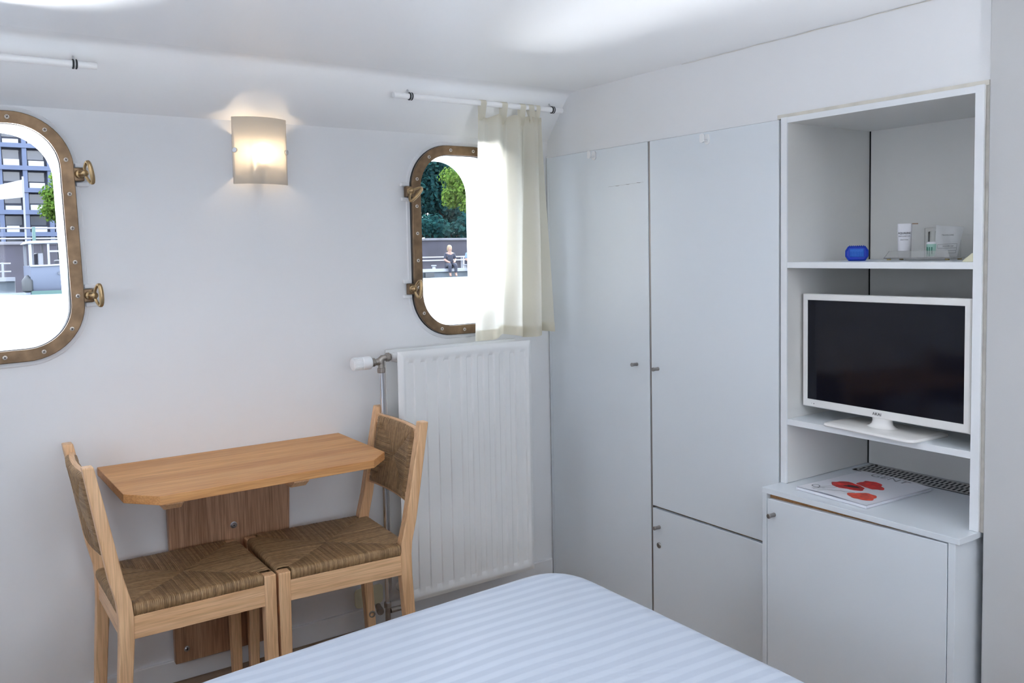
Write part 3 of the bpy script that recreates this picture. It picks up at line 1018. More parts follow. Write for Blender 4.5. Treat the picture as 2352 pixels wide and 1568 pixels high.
for zz, rx, ry in ((0.876, 0.052, 0.034), (0.880, 0.040, 0.026), (0.886, 0.033, 0.021), (0.895, 0.031, 0.018), (0.910, 0.033, 0.018)):
    rings.append([TL + rd * (cu - 0.003 + rx * math.cos(a * PI / 12)) + bk * (0.024 + ry * math.sin(a * PI / 12)) + Vector((0, 0, zz)) for a in range(24)])
mb.loft(rings)
t.part('stand_neck', mb, M['tv_white'], smooth=50)
font('lettering', 'AKAI', T(cu - 0.003, -0.0006, Z0 + 0.0115), rd, (0, 0, 1), 0.0120, M['ink'], t.o, t.org, xs=1.12)
for u, r in ((0.045, 0.0016), (0.036, 0.0008)):
    t.part('sensor', MB().lathe([(r, 0), (r, 0.0005)], T(u, 0, Z0 + 0.011), -bk, 10), M['ink'])

# ------------------------------------------------------------------ magazine on the low cabinet
A, B, Cc = Vector((-0.037, 1.646, 0)), Vector((-0.048, 1.405, 0)), Vector((0.262, 1.409, 0))
ux = (B - A).normalized()
uy = Vector((-ux.y, ux.x, 0))
MW, MH = (B - A).length, 0.312
t = Thing('magazine', (0.11, 1.525, 0.661), 'white magazine with red poppies on the low cabinet', 'magazine')
def G(u, v, h):
    lift = 0.0035 * smooth01(0.30, 0.0, v) * math.sin(PI * min(1, max(0, u * 1.1))) ** 2
    warp = 0.004 * smooth01(0.55, 1.0, v) * math.sin(PI * u)
    return A + ux * (u * MW) + uy * (v * MH) + Vector((0, 0, 0.6616 + h + (lift + warp) * (1 if h > 0.009 else 0)))
mb = MB()
mb.box(0, 1, 0, 1, 0, 1)
mb.v = [tuple(G(0.004 + p[0] * 0.99, 0.006 + p[1] * 0.985, 0.001 + p[2] * 0.0075)) for p in mb.v]
t.part('pages', mb, M['pages'])
mb = MB().grid(lambda u, v: G(u, v, 0.0105), 16, 24)
c = t.part('cover', mb, M['paper'], smooth=60)
mb = MB().grid(lambda u, v: G(u, v, 0.0), 2, 2)
t.part('back_cover', mb, M['paper'])
mb = MB().grid(lambda u, v: G(-0.001, u, 0.0 + 0.0105 * v), 12, 1)
t.part('spine', mb, M['paper'])
def petal(name, outline, m, h):
    cu_, cv = sum(p[0] for p in outline) / len(outline), sum(p[1] for p in outline) / len(outline)
    mb = MB()
    n = len(outline)
    v = [G(cu_, cv, h)] + [G(cu_ + (p[0] - cu_) * .5, cv + (p[1] - cv) * .5, h) for p in outline] + [G(p[0], p[1], h) for p in outline]
    f = [(0, 1 + i, 1 + (i + 1) % n) for i in range(n)] + [(1 + i, 1 + n + i, 1 + n + (i + 1) % n, 1 + (i + 1) % n) for i in range(n)]
    mb.add(v, f)
    return t.part(name, mb, m, c)
def blob(cx, cy, rx, ry, rot, wob, seed, n=30):
    rnd = random.Random(seed)
    ph = [rnd.uniform(0, 6) for _ in range(4)]
    out = []
    for i in range(n):
        a = 2 * PI * i / n
        k = 1 + wob * (math.sin(3 * a + ph[0]) * .5 + math.sin(5 * a + ph[1]) * .35 + math.sin(9 * a + ph[2]) * .2)
        x, y = rx * k * math.cos(a), ry * k * math.sin(a)
        out.append((cx + (x * math.cos(rot) - y * math.sin(rot)) / MW, cy + (x * math.sin(rot) + y * math.cos(rot)) / MH))
    return out
H = 0.0109
petal('poppy_print', blob(0.35, 0.41, 0.055, 0.036, -0.15, 0.16, 3), M['red_ink'], H)
petal('poppy_print', blob(0.51, 0.60, 0.048, 0.032, -0.45, 0.22, 8), M['red_ink'], H)
petal('poppy_print', blob(0.745, 0.215, 0.040, 0.038, 0.1, 0.18, 5), M['red_ink_pale'], H)
petal('poppy_print', blob(0.40, 0.42, 0.022, 0.012, 0.3, 0.3, 11), M['ink'], H + 0.0003)
for pts in ([(0.30, 0.37), (0.22, 0.25), (0.17, 0.14), (0.16, 0.07)], [(0.33, 0.36), (0.30, 0.25), (0.22, 0.14), (0.20, 0.05)],
            [(0.60, 0.26), (0.45, 0.20), (0.33, 0.12), (0.28, 0.03)], [(0.26, 0.16), (0.20, 0.13), (0.14, 0.125), (0.09, 0.14), (0.065, 0.17), (0.075, 0.20), (0.11, 0.21), (0.15, 0.195), (0.18, 0.16), (0.20, 0.12)]):
    mb = MB()
    for i in range(len(pts) - 1):
        a, b = Vector(pts[i]), Vector(pts[i + 1])
        d_ = (b - a)
        nn = Vector((-d_.y, d_.x)).normalized() * 0.0035
        mb.add([G(a.x + nn.x, a.y + nn.y, H), G(a.x - nn.x, a.y - nn.y, H), G(b.x - nn.x, b.y - nn.y, H), G(b.x + nn.x, b.y + nn.y, H)], [(0, 1, 2, 3)])
    t.part('stem_print', mb, M['ink'], c)
go_ = font('lettering', 'GENT', G(0.485, 0.91, 0.0), ux, uy, 0.041, M['grey_ink'], c, t.org, xs=1.2)
gm = Matrix.Translation(G(0.485, 0.91, 0.0) - Vector(t.org)) @ Matrix((ux * 1.2, uy, Vector((0, 0, 1)))).transposed().to_4x4()
gi = gm.inverted()
for q in go_.data.vertices:
    p = gm @ q.co + Vector(t.org)
    d_ = p - A
    p.z = G(d_.dot(ux) / MW, d_.dot(uy) / MH, 0.0113).z + (0.0002 if q.co.z > 0 else 0)
    q.co = gi @ (p - Vector(t.org))

# ------------------------------------------------------------------ small things on the upper shelf
SZ = 1.3502
t = Thing('blue_trinket', (0.17, 1.585, SZ), 'small blue faceted plastic holder at left on the upper shelf', 'holder')
mb = MB()
rings = []
prof8 = [(-0.036, 0.016), (-0.026, 0.002), (0.026, 0.002), (0.036, 0.016), (0.036, 0.034), (0.027, 0.048), (-0.027, 0.048), (-0.036, 0.034)]
rr = lambda k, x, dz=0: [(x, 1.585 + p[0] * k, SZ - 0.002 + 0.025 + (p[1] - 0.025) * k) for p in prof8]
mb.loft([rr(0.80, 0.145), rr(1.0, 0.152), rr(1.0, 0.186), rr(0.8, 0.193)])
t.part('body', mb, M['blue'], bevel=0.0015)
t.part('front_window', MB().box(0.1435, 0.147, 1.563, 1.607, SZ + 0.012, SZ + 0.038), M['blue_light'], bevel=0.002, label='paler blue ribbed window')
for k in range(5):
    t.part('rib', MB().box(0.1415, 0.145, 1.567 + k * 0.0085, 1.571 + k * 0.0085, SZ + 0.014, SZ + 0.028), M['blue_light'], bevel=0.0008)
for k in range(8):
    t.part('ridge', MB().box(0.150, 0.188, 1.5635 + k * 0.0060, 1.5660 + k * 0.0060, SZ + 0.0455, SZ + 0.0485), M['blue'])

t.o.rotation_euler = (0, 0, math.radians(33))
t.o.scale = (1, 0.92, 0.97)

TX = 0.235      # acrylic tray
t = Thing('acrylic_tray', (0.27, 1.43, SZ), 'clear acrylic tray with sloped front lip on the upper shelf', 'tray')
mb = MB().box(TX, TX + 0.085, 1.332, 1.538, SZ + 0.0045, SZ + 0.0075)
t.part('tray_base', mb, M['acrylic_hazy'], bevel=0.0008)
mb = MB()
mb.add([(TX, 1.538, SZ + 0.005), (TX, 1.332, SZ + 0.005), (TX + 0.012, 1.345, SZ + 0.028), (TX + 0.012, 1.527, SZ + 0.028),
        (TX + 0.003, 1.538, SZ + 0.005), (TX + 0.003, 1.332, SZ + 0.005), (TX + 0.015, 1.345, SZ + 0.028), (TX + 0.015, 1.527, SZ + 0.028)],
       [(0, 1, 2, 3), (7, 6, 5, 4), (0, 4, 5, 1), (3, 2, 6, 7), (0, 3, 7, 4), (1, 5, 6, 2)])
t.part('front_lip', mb, M['acrylic_hazy'])
t.part('back_plate', MB().box(TX + 0.081, TX + 0.085, 1.345, 1.455, SZ + 0.007, SZ + 0.095), M['acrylic'], bevel=0.0008)
for y in (1.525, 1.343):
    for x in (TX + 0.008, TX + 0.075):
        t.part('foot', MB().lathe([(0.006, 0), (0.006, 0.0045)], (x, y, SZ), (0, 0, 1), 12), M['clear_edge'], label='tiny yellow felt foot')

t = Thing('lotion_tube', (0.275, 1.494, SZ + 0.008), 'white lotion tube with black print standing in the acrylic tray', 'tube')
mb = MB()
rings = []
for z, wy, dx in ((0.0, 0.0205, 0.014), (0.004, 0.0212, 0.015), (0.035, 0.0218, 0.013), (0.075, 0.0225, 0.006), (0.096, 0.0228, 0.0016), (0.102, 0.0228, 0.0016)):
    rings.append([(0.275 + dx * math.sin(a * PI / 10), 1.494 + wy * math.cos(a * PI / 10), SZ + 0.008 + z) for a in range(20)])
mb.loft(rings)
t.part('body', mb, M['tube'], smooth=50)
for txt, z, sz_ in (('AQUALINE', 0.073, 0.0085), ('BODY & HAIR CARE', 0.064, 0.0042), ('COLLECTION', 0.053, 0.0042)):
    font('lettering', txt, (0.275 - 0.0075 - (0.09 - z) * 0.06, 1.494, SZ + 0.008 + z), (0, -1, 0), (0, 0, 1), sz_, M['ink'], t.o, t.org)
t.part('seal_tab', MB().box(0.290, 0.300, 1.452, 1.4705, SZ + 0.1085, SZ + 0.1105), M['chip'], label='brown corner behind the tube top')

t.o.rotation_euler = (0, 0, math.radians(28))
t.o.scale = (1, 0.86, 1)
t = Thing('small_bottle', (0.28, 1.408, SZ + 0.008), 'small bottle with mint green label and clear cap in the tray', 'bottle')
by, bx_ = 1.408, 0.28
t.part('body', MB().lathe([(0.0155, 0), (0.0168, 0.002), (0.0168, 0.040), (0.0160, 0.044), (0.013, 0.046)], (bx_, by, SZ + 0.008), (0, 0, 1), 24), M['tube'], smooth=40)
t.part('label_band', MB().lathe([(0.01695, 0.003), (0.01695, 0.039)], (bx_, by, SZ + 0.008), (0, 0, 1), 24), M['mint'], smooth=60, label='mint green printed label')
t.part('cap', MB().lathe([(0.0125, 0.046), (0.0125, 0.074), (0.0115, 0.0755)], (bx_, by, SZ + 0.008), (0, 0, 1), 24), M['acrylic'], smooth=40, label='clear cap')
for k, (dy, hh_) in enumerate(((0.006, 0.02), (-0.001, 0.026), (-0.008, 0.018))):
    t.part('print_mark', MB().box(bx_ - 0.0178, bx_ - 0.0160, by + dy, by + dy + 0.0026, SZ + 0.034 - hh_ * .9, SZ + 0.034 + 0.004), M['green_ink'])

t = Thing('shower_cap_packet', (0.30, 1.375, SZ), 'translucent white plastic packet leaning at right of the tray', 'packet')
def pk(u, v, s):
    yl = 1.413 - 0.004 * v
    yr = 1.345 - 0.018 * v
    y = yl + (yr - yl) * u
    z = SZ + 0.0085 + v * (0.093 - 0.006 * u)
    x = 0.296 + 0.012 * v + s * 0.011 * max(0.0, math.sin(PI * u)) ** .6 * (1 - v) ** .5 + 0.003 * math.sin(9 * u + 5 * v)
    return (x, y, z)
mb = MB()
rings = []
nv = 12
for j in range(nv + 1):
    v = j / nv
    rings.append([pk(i / 12, v, -1) for i in range(13)] + [pk(1 - i / 12, v, 1 if v < .98 else -.6) for i in range(1, 12)])
mb.loft(rings)
t.part('pouch', mb, M['bag'], smooth=60)
font('lettering', 'TRAVELCARE', (0.2925, 1.3735, SZ + 0.072), (0, -1, 0), (0.1, 0, 1), 0.0060, M['ink'], t.o, t.org)
font('lettering', 'SHOWER CAP', (0.286, 1.372, SZ + 0.040), (0, -1, 0), (0.1, 0, 1), 0.0050, M['ink'], t.o, t.org)
mb = MB()
for (y0_, z0_, y1_, z1_) in ((1.403, 0.045, 1.345, 0.047), (1.403, 0.034, 1.347, 0.035), (1.403, 0.045, 1.403, 0.034), (1.345, 0.047, 1.349, 0.020), (1.372, 0.020, 1.349, 0.020), (1.372, 0.027, 1.349, 0.027)):
    dv = Vector((0, y1_ - y0_, z1_ - z0_)).normalized()
    nn = Vector((0, -dv.z, dv.y)) * 0.0003
    a_, b_ = Vector((0.2815, y0_, SZ + z0_)), Vector((0.2815, y1_, SZ + z1_))
    mb.add([a_ + nn, a_ - nn, b_ - nn, b_ + nn], [(0, 1, 2, 3)])
t.part('printed_frame', mb, M['ink'])

t.o.rotation_euler = (0, 0, math.radians(26))
t.o.scale = (1, 0.88, 1)
t.o.location.x -= 0.015
t.o.location.y -= 0.008
mb = MB()
mb.prism([(1.184, SZ), (1.1425, SZ), (1.1425, SZ + 0.023), (1.160, SZ + 0.022), (1.170, SZ + 0.014), (1.184, SZ + 0.003)], 0.025, 0.075, 'x')
tag(obj('cream_wedge', mb, M['cream'], org=(0, 0, 0), bevel=0.001), 'small cream plastic wedge at the right end of the upper shelf', 'wedge')

# ------------------------------------------------------------------ wall lamp
LX, LZ = -1.2245, 1.750
t = Thing('wall_lamp', (LX, WY, LZ), 'lit wall lamp of curved frosted glass between the two windows', 'lamp')
R_, half = 0.132, math.radians(45)
def LG(u, v, off=0.0):
    a = (u * 2 - 1) * half
    return (LX + (R_ + off) * math.sin(a), WY - 0.032 - (R_ + off) * (math.cos(a) - math.cos(half)), LZ - 0.110 + 0.221 * v)
mb = MB().grid(LG, 24, 1)
gl = t.part('glass_shade', mb, M['frosted'], smooth=60, label='curved frosted glass sheet')
s = gl.modifiers.new('thick', 'SOLIDIFY')
s.thickness = 0.004
for sg in (-1, 1):
    a = sg * half * 0.90
    n_ = Vector((math.sin(a), -math.cos(a), 0))
    p = Vector(LG(0.5 + sg * 0.45, 0.5))
    t.part('clip_knob', MB().lathe([(0.0085, 0.001), (0.0085, 0.007), (0.0075, 0.008)], p, n_, 20), M['steel'], smooth=35, label='round grey metal clip')
    t.part('holder_arm', MB().tube([p, (LX + sg * 0.055, WY - 0.002, LZ)], 0.003, 8), M['steel'])
t.part('back_plate', MB().prism(rrect(LX, LZ - 0.02, 0.040, 0.11, 0.012, 5), WY - 0.010, WY + 0.001, 'y'), M['steel'], bevel=0.002)
for sg in (-1, 1):
    t.part('side_cheek', MB().box(LX + sg * 0.084 - 0.001, LX + sg * 0.084 + 0.001, WY - 0.030, WY, LZ - 0.085, LZ + 0.055), M['white_plastic'], label='white metal side plate of the lamp')
BY_ = LG(0.5, 0.5)[1] + 0.021
t.part('bulb_socket', MB().lathe([(0.009, -0.062), (0.009, -0.040)], (LX, BY_, LZ), (0, 0, 1), 14).tube([(LX, BY_, LZ - 0.05), (LX, WY - 0.01, LZ - 0.045)], 0.0035, 8), M['white_plastic'], smooth=40)
t.part('bulb', MB().lathe([(0.003, -0.042), (0.0065, -0.036), (0.0070, -0.010), (0.0065, 0.012), (0.003, 0.020)], (LX, BY_, LZ), (0, 0, 1), 14), M['bulb'], smooth=60, label='glowing warm bulb')

# ------------------------------------------------------------------ curtain rods and curtain
def rod(x0, x1, label, clips):
    RY, RZ, RR = 2.802, 1.962, 0.0105
    t = Thing('curtain_rod', ((x0 + x1) / 2, RY, RZ), label, 'curtain rod', 'white curtain rods on the cove')
    t.part('pole', MB().tube([(x0, RY, RZ), (x1, RY, RZ)], RR, 20), M['white_plastic'], smooth=40)
    for x in clips:
        ro = RR + 0.0010
        def ringpts(xx, r):
            return [(xx, RY - r * math.sin(math.radians(-40 + 270 * i / 14)), RZ - r * math.cos(math.radians(-40 + 270 * i / 14))) for i in range(15)]
        cl = t.part('clip', MB().tube(ringpts(x, ro), 0.0026, 8), M['steel'], smooth=50, label='metal pipe clip with black rubber edges')
        for e in (-0.0042, 0.0042):
            t.part('rubber_edge', MB().tube(ringpts(x + e, ro + 0.0004), 0.0027, 8), M['rubber'], cl, smooth=50)
        t.part('clip_tail', MB().tube([(x, RY + 0.004, RZ + RR + 0.001), (x, RY + 0.016, RZ + RR + 0.010), (x, RY + 0.026, RZ + RR + 0.020)], 0.003, 6), M['steel'], cl)
    return t
rod(-0.772, -0.014, 'white curtain rod above the right window, curtain hung on it', (-0.704, -0.062))
rod(-2.55, -1.736, 'bare white curtain rod above the left window', (-1.794,))

CT, CB = 1.927, 1.066
t = Thing('curtain', (-0.26, 2.80, CT), 'short cream cotton tab curtain drawn half across the right window', 'curtain')
def CU(u, v):
    """u 0..1 left to right, v 0 top .. 1 bottom"""
    xl = -0.420 - 0.036 * v ** 1.2
    xr = -0.106 + 0.010 * v
    # gathered to the right: wide soft folds left, tight ones right
    s = u ** 0.92
    x = xl + (xr - xl) * s
    ph = 2 * PI * (u * 3.15 + 0.40 * u * u + 0.12 * v)
    amp = (0.013 + 0.014 * smooth01(0, .8, v)) * (0.65 + 0.6 * u)
    y = 2.800 + amp * math.sin(ph) + 0.006 * math.sin(2 * ph + 1.2 + v) - 0.010 * v
    x += 0.010 * math.cos(ph) * (0.5 + u)
    sag = 0.016 * abs(math.sin(PI * u * 4)) * (1 - v) ** 8 * (1.3 - u)
    hem = 0.010 * math.sin(2 * PI * u * 1.7 + 0.9) * v ** 6
    z = CT - (CT - CB) * v - sag - hem
    return (x, y, z)
mb = MB().grid(CU, 110, 60)
cl = t.part('panel', mb, M['cloth'], smooth=80)
def hem_part(v0, v1, nm):
    mb = MB().grid(lambda u, v: (lambda p: (p[0], p[1] - 0.0016, p[2]))(CU(u, v0 + (v1 - v0) * v)), 110, 3)
    return t.part(nm, mb, M['cloth'], cl, smooth=80)
hem_part(0.955, 1.0, 'hem')
hem_part(0.0, 0.022, 'heading')
for u in (0.012, 0.33, 0.60, 0.78, 0.955):
    p = Vector(CU(u, 0.012))
    wd = 0.013 if u < 0.9 else 0.010
    px = p.x + (wd if u < .1 else (-wd if u > .9 else 0))
    pts = []
    for i in range(9):
        a = PI * i / 8
        pts.append((2.802 - 0.0128 * math.cos(a), 1.962 + 0.0128 * math.sin(a)))
    prof2 = [(p.y - 0.002, p.z - 0.016)] + pts + [(p.y + 0.002, p.z - 0.016)]
    mb = MB().grid(lambda a, b: (px - wd + 2 * wd * a, *prof2[round(b * (len(prof2) - 1))]), 1, len(prof2) - 1)
    t.part('tab', mb, M['cloth'], cl, smooth=60)

# ------------------------------------------------------------------ radiator
RX0, RX1, RZ0, RZ1 = -0.802, -0.216, 0.125, 1.047
t = Thing('radiator', (-0.5, 2.82, RZ0), 'white double-panel radiator under the right window beside the wardrobe', 'radiator')
def zrows(z0, z1):
    e = [0, .006, .012, .02, .03, .036, .042, .05, .056]
    a = [z0 + q for q in e]
    b = [z1 - q for q in e][::-1]
    return a + [z0 + (z1 - z0) * k / 6 for k in range(1, 6)] + b
def panel(yf, sgn, x0, x1, z0, z1):
    rows = zrows(z0, z1)
    nx = 180
    p0, pitch = x0 + 0.052, 0.0491
    v = []
    for z in rows:
        for i in range(nx + 1):
            x = x0 + (x1 - x0) * i / nx
            d = 0.0
            k = round((x - p0) / pitch)
            if 0 <= k <= 10:
                dx = abs(x - p0 - k * pitch)
                ins = min(1, max(0, (z - z0 - 0.030) / .022)) * min(1, max(0, (z1 - 0.030 - z) / .022))
                d = 0.0095 * smooth01(0.0130, 0.0090, dx) * smooth01(0, 1, ins)
            e = min(x - x0, x1 - x, z - z0, z1 - z)
            d += 0.006 * (1 - smooth01(0, 0.012, e))
            d -= 0.003 * smooth01(0.012, 0.016, e) * smooth01(0.028, 0.020, e)
            v.append((x, yf + sgn * d, z))
    n = nx + 1
    f = [(j * n + i, j * n + i + 1, (j + 1) * n + i + 1, (j + 1) * n + i) for j in range(len(rows) - 1) for i in range(nx)]
    mb = MB().add(v, f)
    mb.box(x0 + 0.002, x1 - 0.002, *sorted((yf + sgn * 0.0062, yf + sgn * 0.0125)), z0 + 0.002, z1 - 0.002)
    return mb
t.part('front_panel', panel(2.760, 1, RX0, RX1, RZ0, RZ1), M['radiator'], smooth=50, recalc=True)
t.part('back_panel', panel(2.880, -1, RX0 + 0.002, RX1 - 0.002, RZ0, RZ1), M['radiator'], smooth=50)
for x in (RX0 + 0.035, RX1 - 0.035):
    for z in (RZ1 - 0.03, RZ0 + 0.03):
        t.part('header_tube', MB().tube([(x, 2.77, z), (x, 2.872, z)], 0.017, 16), M['radiator'], smooth=40)
for x in (RX0 + 0.1, RX1 - 0.13):
    t.part('wall_bracket', MB().box(x, x + 0.03, 2.88, WY, RZ0 + 0.1, RZ1 - 0.1), M['radiator'])
# valve with thermostat head, supply pipe and lower fittings
VZ, VY = 1.021, 2.808
PX = -0.846
t.part('connector', MB().tube([(RX0 + 0.02, VY, VZ + 0.006), (RX0 - 0.006, VY, VZ + 0.006)], 0.0125, 18), M['radiator'], smooth=40)
vb = MB().tube([(RX0 - 0.001, VY, VZ + 0.006), (RX0 - 0.008, VY, VZ + 0.006)], 0.0125, 16)
vb.tube([(-0.812, VY, VZ + 0.006), (PX + 0.004, VY, VZ + 0.004), (PX - 0.004, VY, VZ - 0.002), (PX - 0.003, VY, VZ - 0.012)], [0.0098, 0.0112, 0.0125, 0.0125], 18)
vb.tube([(PX, VY, VZ), (PX, VY, VZ - 0.032)], 0.0112, 18)
vb.tube([(PX, VY, VZ - 0.008), (PX - 0.030, VY, VZ - 0.008)], [0.0125, 0.0115], 18)
v = t.part('valve', vb, M['valve'], smooth=40, label='grey metal angle valve')
t.part('union_nut', MB().lathe([(0.0150, 0), (0.0165, 0.002), (0.0165, 0.014), (0.0150, 0.016)], (-0.812, VY, VZ + 0.006), (-1, 0, 0), 6), M['valve'], v, bevel=0.0015)
t.part('compression_nut', MB().lathe([(0.0150, 0), (0.0162, 0.002), (0.0162, 0.015), (0.0145, 0.018)], (PX, VY, VZ - 0.030), (0, 0, -1), 6), M['valve'], v, bevel=0.0015)
t.part('collar', MB().lathe([(0.0125, 0), (0.0155, 0.003), (0.0155, 0.010), (0.0175, 0.013), (0.0175, 0.018)], (PX - 0.024, VY, VZ - 0.008), (-1, 0, 0), 20), M['valve'], v, smooth=30)
hx = PX - 0.040
hd = t.part('thermostat_head', MB().lathe([(0.019, 0), (0.0225, 0.003), (0.0235, 0.008), (0.0235, 0.034), (0.0215, 0.036), (0.0215, 0.066), (0.019, 0.072), (0.004, 0.075)], (hx, VY, VZ - 0.008), (-1, 0, 0), 36), M['white_plastic'], v, smooth=35, label='white ribbed thermostat knob')
# knurled ribs of the thermostat head: a ring of short fins
mb = MB()
for k in range(22):
    a = 2 * PI * k / 22
    Mx = Matrix.Translation((hx - 0.052, VY, VZ - 0.008)) @ Matrix.Rotation(a, 4, 'X')
    mb.box(-0.017, 0.015, -0.0019, 0.0019, 0.0205, 0.0238, Mx)
t.part('head_ribs', mb, M['white_plastic'], v, bevel=0.0006)
t.part('supply_pipe', MB().tube([(PX, VY, VZ - 0.045), (PX - 0.001, VY, 0.11)], 0.0078, 16), M['chrome'], smooth=60, label='vertical chromed pipe')
lv = MB().tube([(PX + 0.01, VY, 0.098), (PX + 0.06, VY, 0.098)], 0.010, 14)
lv.tube([(PX - 0.001, VY, 0.120), (PX - 0.001, VY, 0.0)], 0.0095, 14)
l1 = t.part('lower_valve', lv, M['valve'], smooth=40)
t.part('compression_nut', MB().lathe([(0.013, 0), (0.0145, 0.002), (0.0145, 0.018), (0.013, 0.020)], (PX - 0.001, VY, 0.112), (0, 0, 1), 6), M['valve'], l1, bevel=0.0012)
for dx, dy in ((-0.050, 0.004), (-0.016, 0.016)):
    t.part('drain_stub', MB().lathe([(0.011, 0), (0.011, 0.026), (0.013, 0.028), (0.013, 0.046), (0.011, 0.049), (0.007, 0.049), (0.007, 0.042)], (PX + dx, VY + 0.050, 0.104), (-0.25, -1, -0.1), 16), M['valve'], l1, smooth=35)
t.part('pipe_plate', MB().prism(rrect(PX - 0.02, 0.12, 0.115, 0.075, 0.018, 5), WY - 0.016, WY - 0.010, 'y'), M['cream'], l1, bevel=0.002, label='pale cover plate behind the fittings')

# ------------------------------------------------------------------ drop table on the wall
t = Thing('wall_table', (-1.36, 2.72, 0.0), 'beech wall table with clipped corners between the two rush chairs', 'table')
outl = [(-1.767, WY - 0.002), (-1.762, 2.552), (-1.684, 2.464), (-1.042, 2.472), (-0.964, 2.556), (-0.962, WY - 0.002)]
t.part('tabletop', MB().prism(outl, 0.7245, 0.75), M['table'], bevel=0.0014)
t.part('support_board', MB().prism([(-1.573, 0.70), (-1.566, 0.070), (-1.186, 0.070), (-1.160, 0.70)], WY - 0.036, WY - 0.013, 'y'), M['oak_z'], bevel=0.0015, label='upright oak board against the wall')
for x in (-1.640, -1.272):
    mb = MB().prism([(WY - 0.036, 0.7245), (2.495, 0.7245), (2.495, 0.714), (2.525, 0.694), (WY - 0.036, 0.694)], x - 0.024, x + 0.024, 'x')
    t.part('runner', mb, M['wood_y'], bevel=0.001)
t.part('cross_batten', MB().box(-1.575, -1.158, WY - 0.060, WY - 0.036, 0.675, 0.7245), M['wood_x'])
for x, z, r in ((-1.3625, 0.4955, 0.0085), (-1.53, 0.114, 0.007)):
    b = t.part('bolt', MB().lathe([(r * 1.35, 0), (r * 1.35, 0.0012), (r, 0.0016), (r, 0.004), (r * .7, 0.0062)], (x, WY - 0.0362, z), (0, -1, 0), 18), M['steel'], smooth=35, label='steel bolt head')
    t.part('recess', MB().lathe([(r * .42, 0), (r * .42, 0.0003)], (x, WY - 0.0425, z), (0, -1, 0), 6), M['slot'], b)

# ------------------------------------------------------------------ rush chairs
def rush_panel(P, hx, hy, pitch, th, notch, sag=0.0, cut=None):
    """Four triangles of strands wrapped over the edge of a frame; P(x, y, z) places local points."""
    mb = MB()
    rnd = random.Random(5)
    def strand(pts, wdir, wd, hh):
        n = len(pts)
        v = []
        wdir = Vector(wdir)
        for i, (p, nrm) in enumerate(pts):
            p, nrm = Vector(p), Vector(nrm)
            for k, (a, b) in enumerate(((-1, 0), (-.55, .85), (.55, .85), (1, 0))):
                v.append(P(*(p + wdir * (a * wd) + nrm * (b * hh))))
        f = []
        for i in range(n - 1):
            for k in range(3):
                f.append((i * 4 + k, i * 4 + k + 1, (i + 1) * 4 + k + 1, (i + 1) * 4 + k))
        mb.add(v, f)
    for side in range(4):
        La, Lb = (hx, hy) if side in (0, 2) else (hy, hx)     # half length along edge, distance of edge from centre
        n = int(2 * (La - notch) / pitch)
        for i in range(n):
            s = -La + notch + (i + .5) * (2 * (La - notch) / n) + rnd.uniform(-.12, .12) * pitch
            wd = pitch * rnd.uniform(.50, .64)
            hh = pitch * rnd.uniform(.40, .62)
            inner = Lb * abs(s) / La           # stop on the diagonal
            inner = max(0.0, inner - 0.001)
            if Lb - inner < 0.012:
                inner = Lb - 0.012
            path = [(Lb - 0.018, -th / 2 - 0.001, (0, -1)), (Lb - 0.004, -th / 2, (.35, -.93)), (Lb, -th / 2 + .006, (1, -.1)), (Lb + .0015, 0, (1, 0)), (Lb, th / 2 - .006, (.93, .35)), (Lb - .006, th / 2 - 0.0008, (.35, .93))]
            a0 = Lb - .014
            for q in (0, .25, .5, .75, 1):
                d_ = a0 + (inner - a0) * q
                drop = -sag * (1 - (d_ / Lb) ** 2) - (0.0035 if q == 1 else 0)
                path.append((d_, th / 2 + drop + rnd.uniform(-.0005, .0005), (0, 1)))
            pts = []
            drift = rnd.uniform(-.5, .5) * pitch * 0.5
            for ii, (d_, z, (nd, nz)) in enumerate(path):
                ss = s + drift * max(0, ii - 5) / 5
                if side == 0:
                    pts.append(((ss, d_, z), (0, nd, nz)))
                elif side == 2:
                    pts.append(((ss, -d_, z), (0, -nd, nz)))
                elif side == 1:
                    pts.append(((d_, ss, z), (nd, 0, nz)))
                else:
                    pts.append(((-d_, ss, z), (-nd, 0, nz)))
            strand(pts, (1, 0, 0) if side in (0, 2) else (0, 1, 0), wd, hh)
    return mb

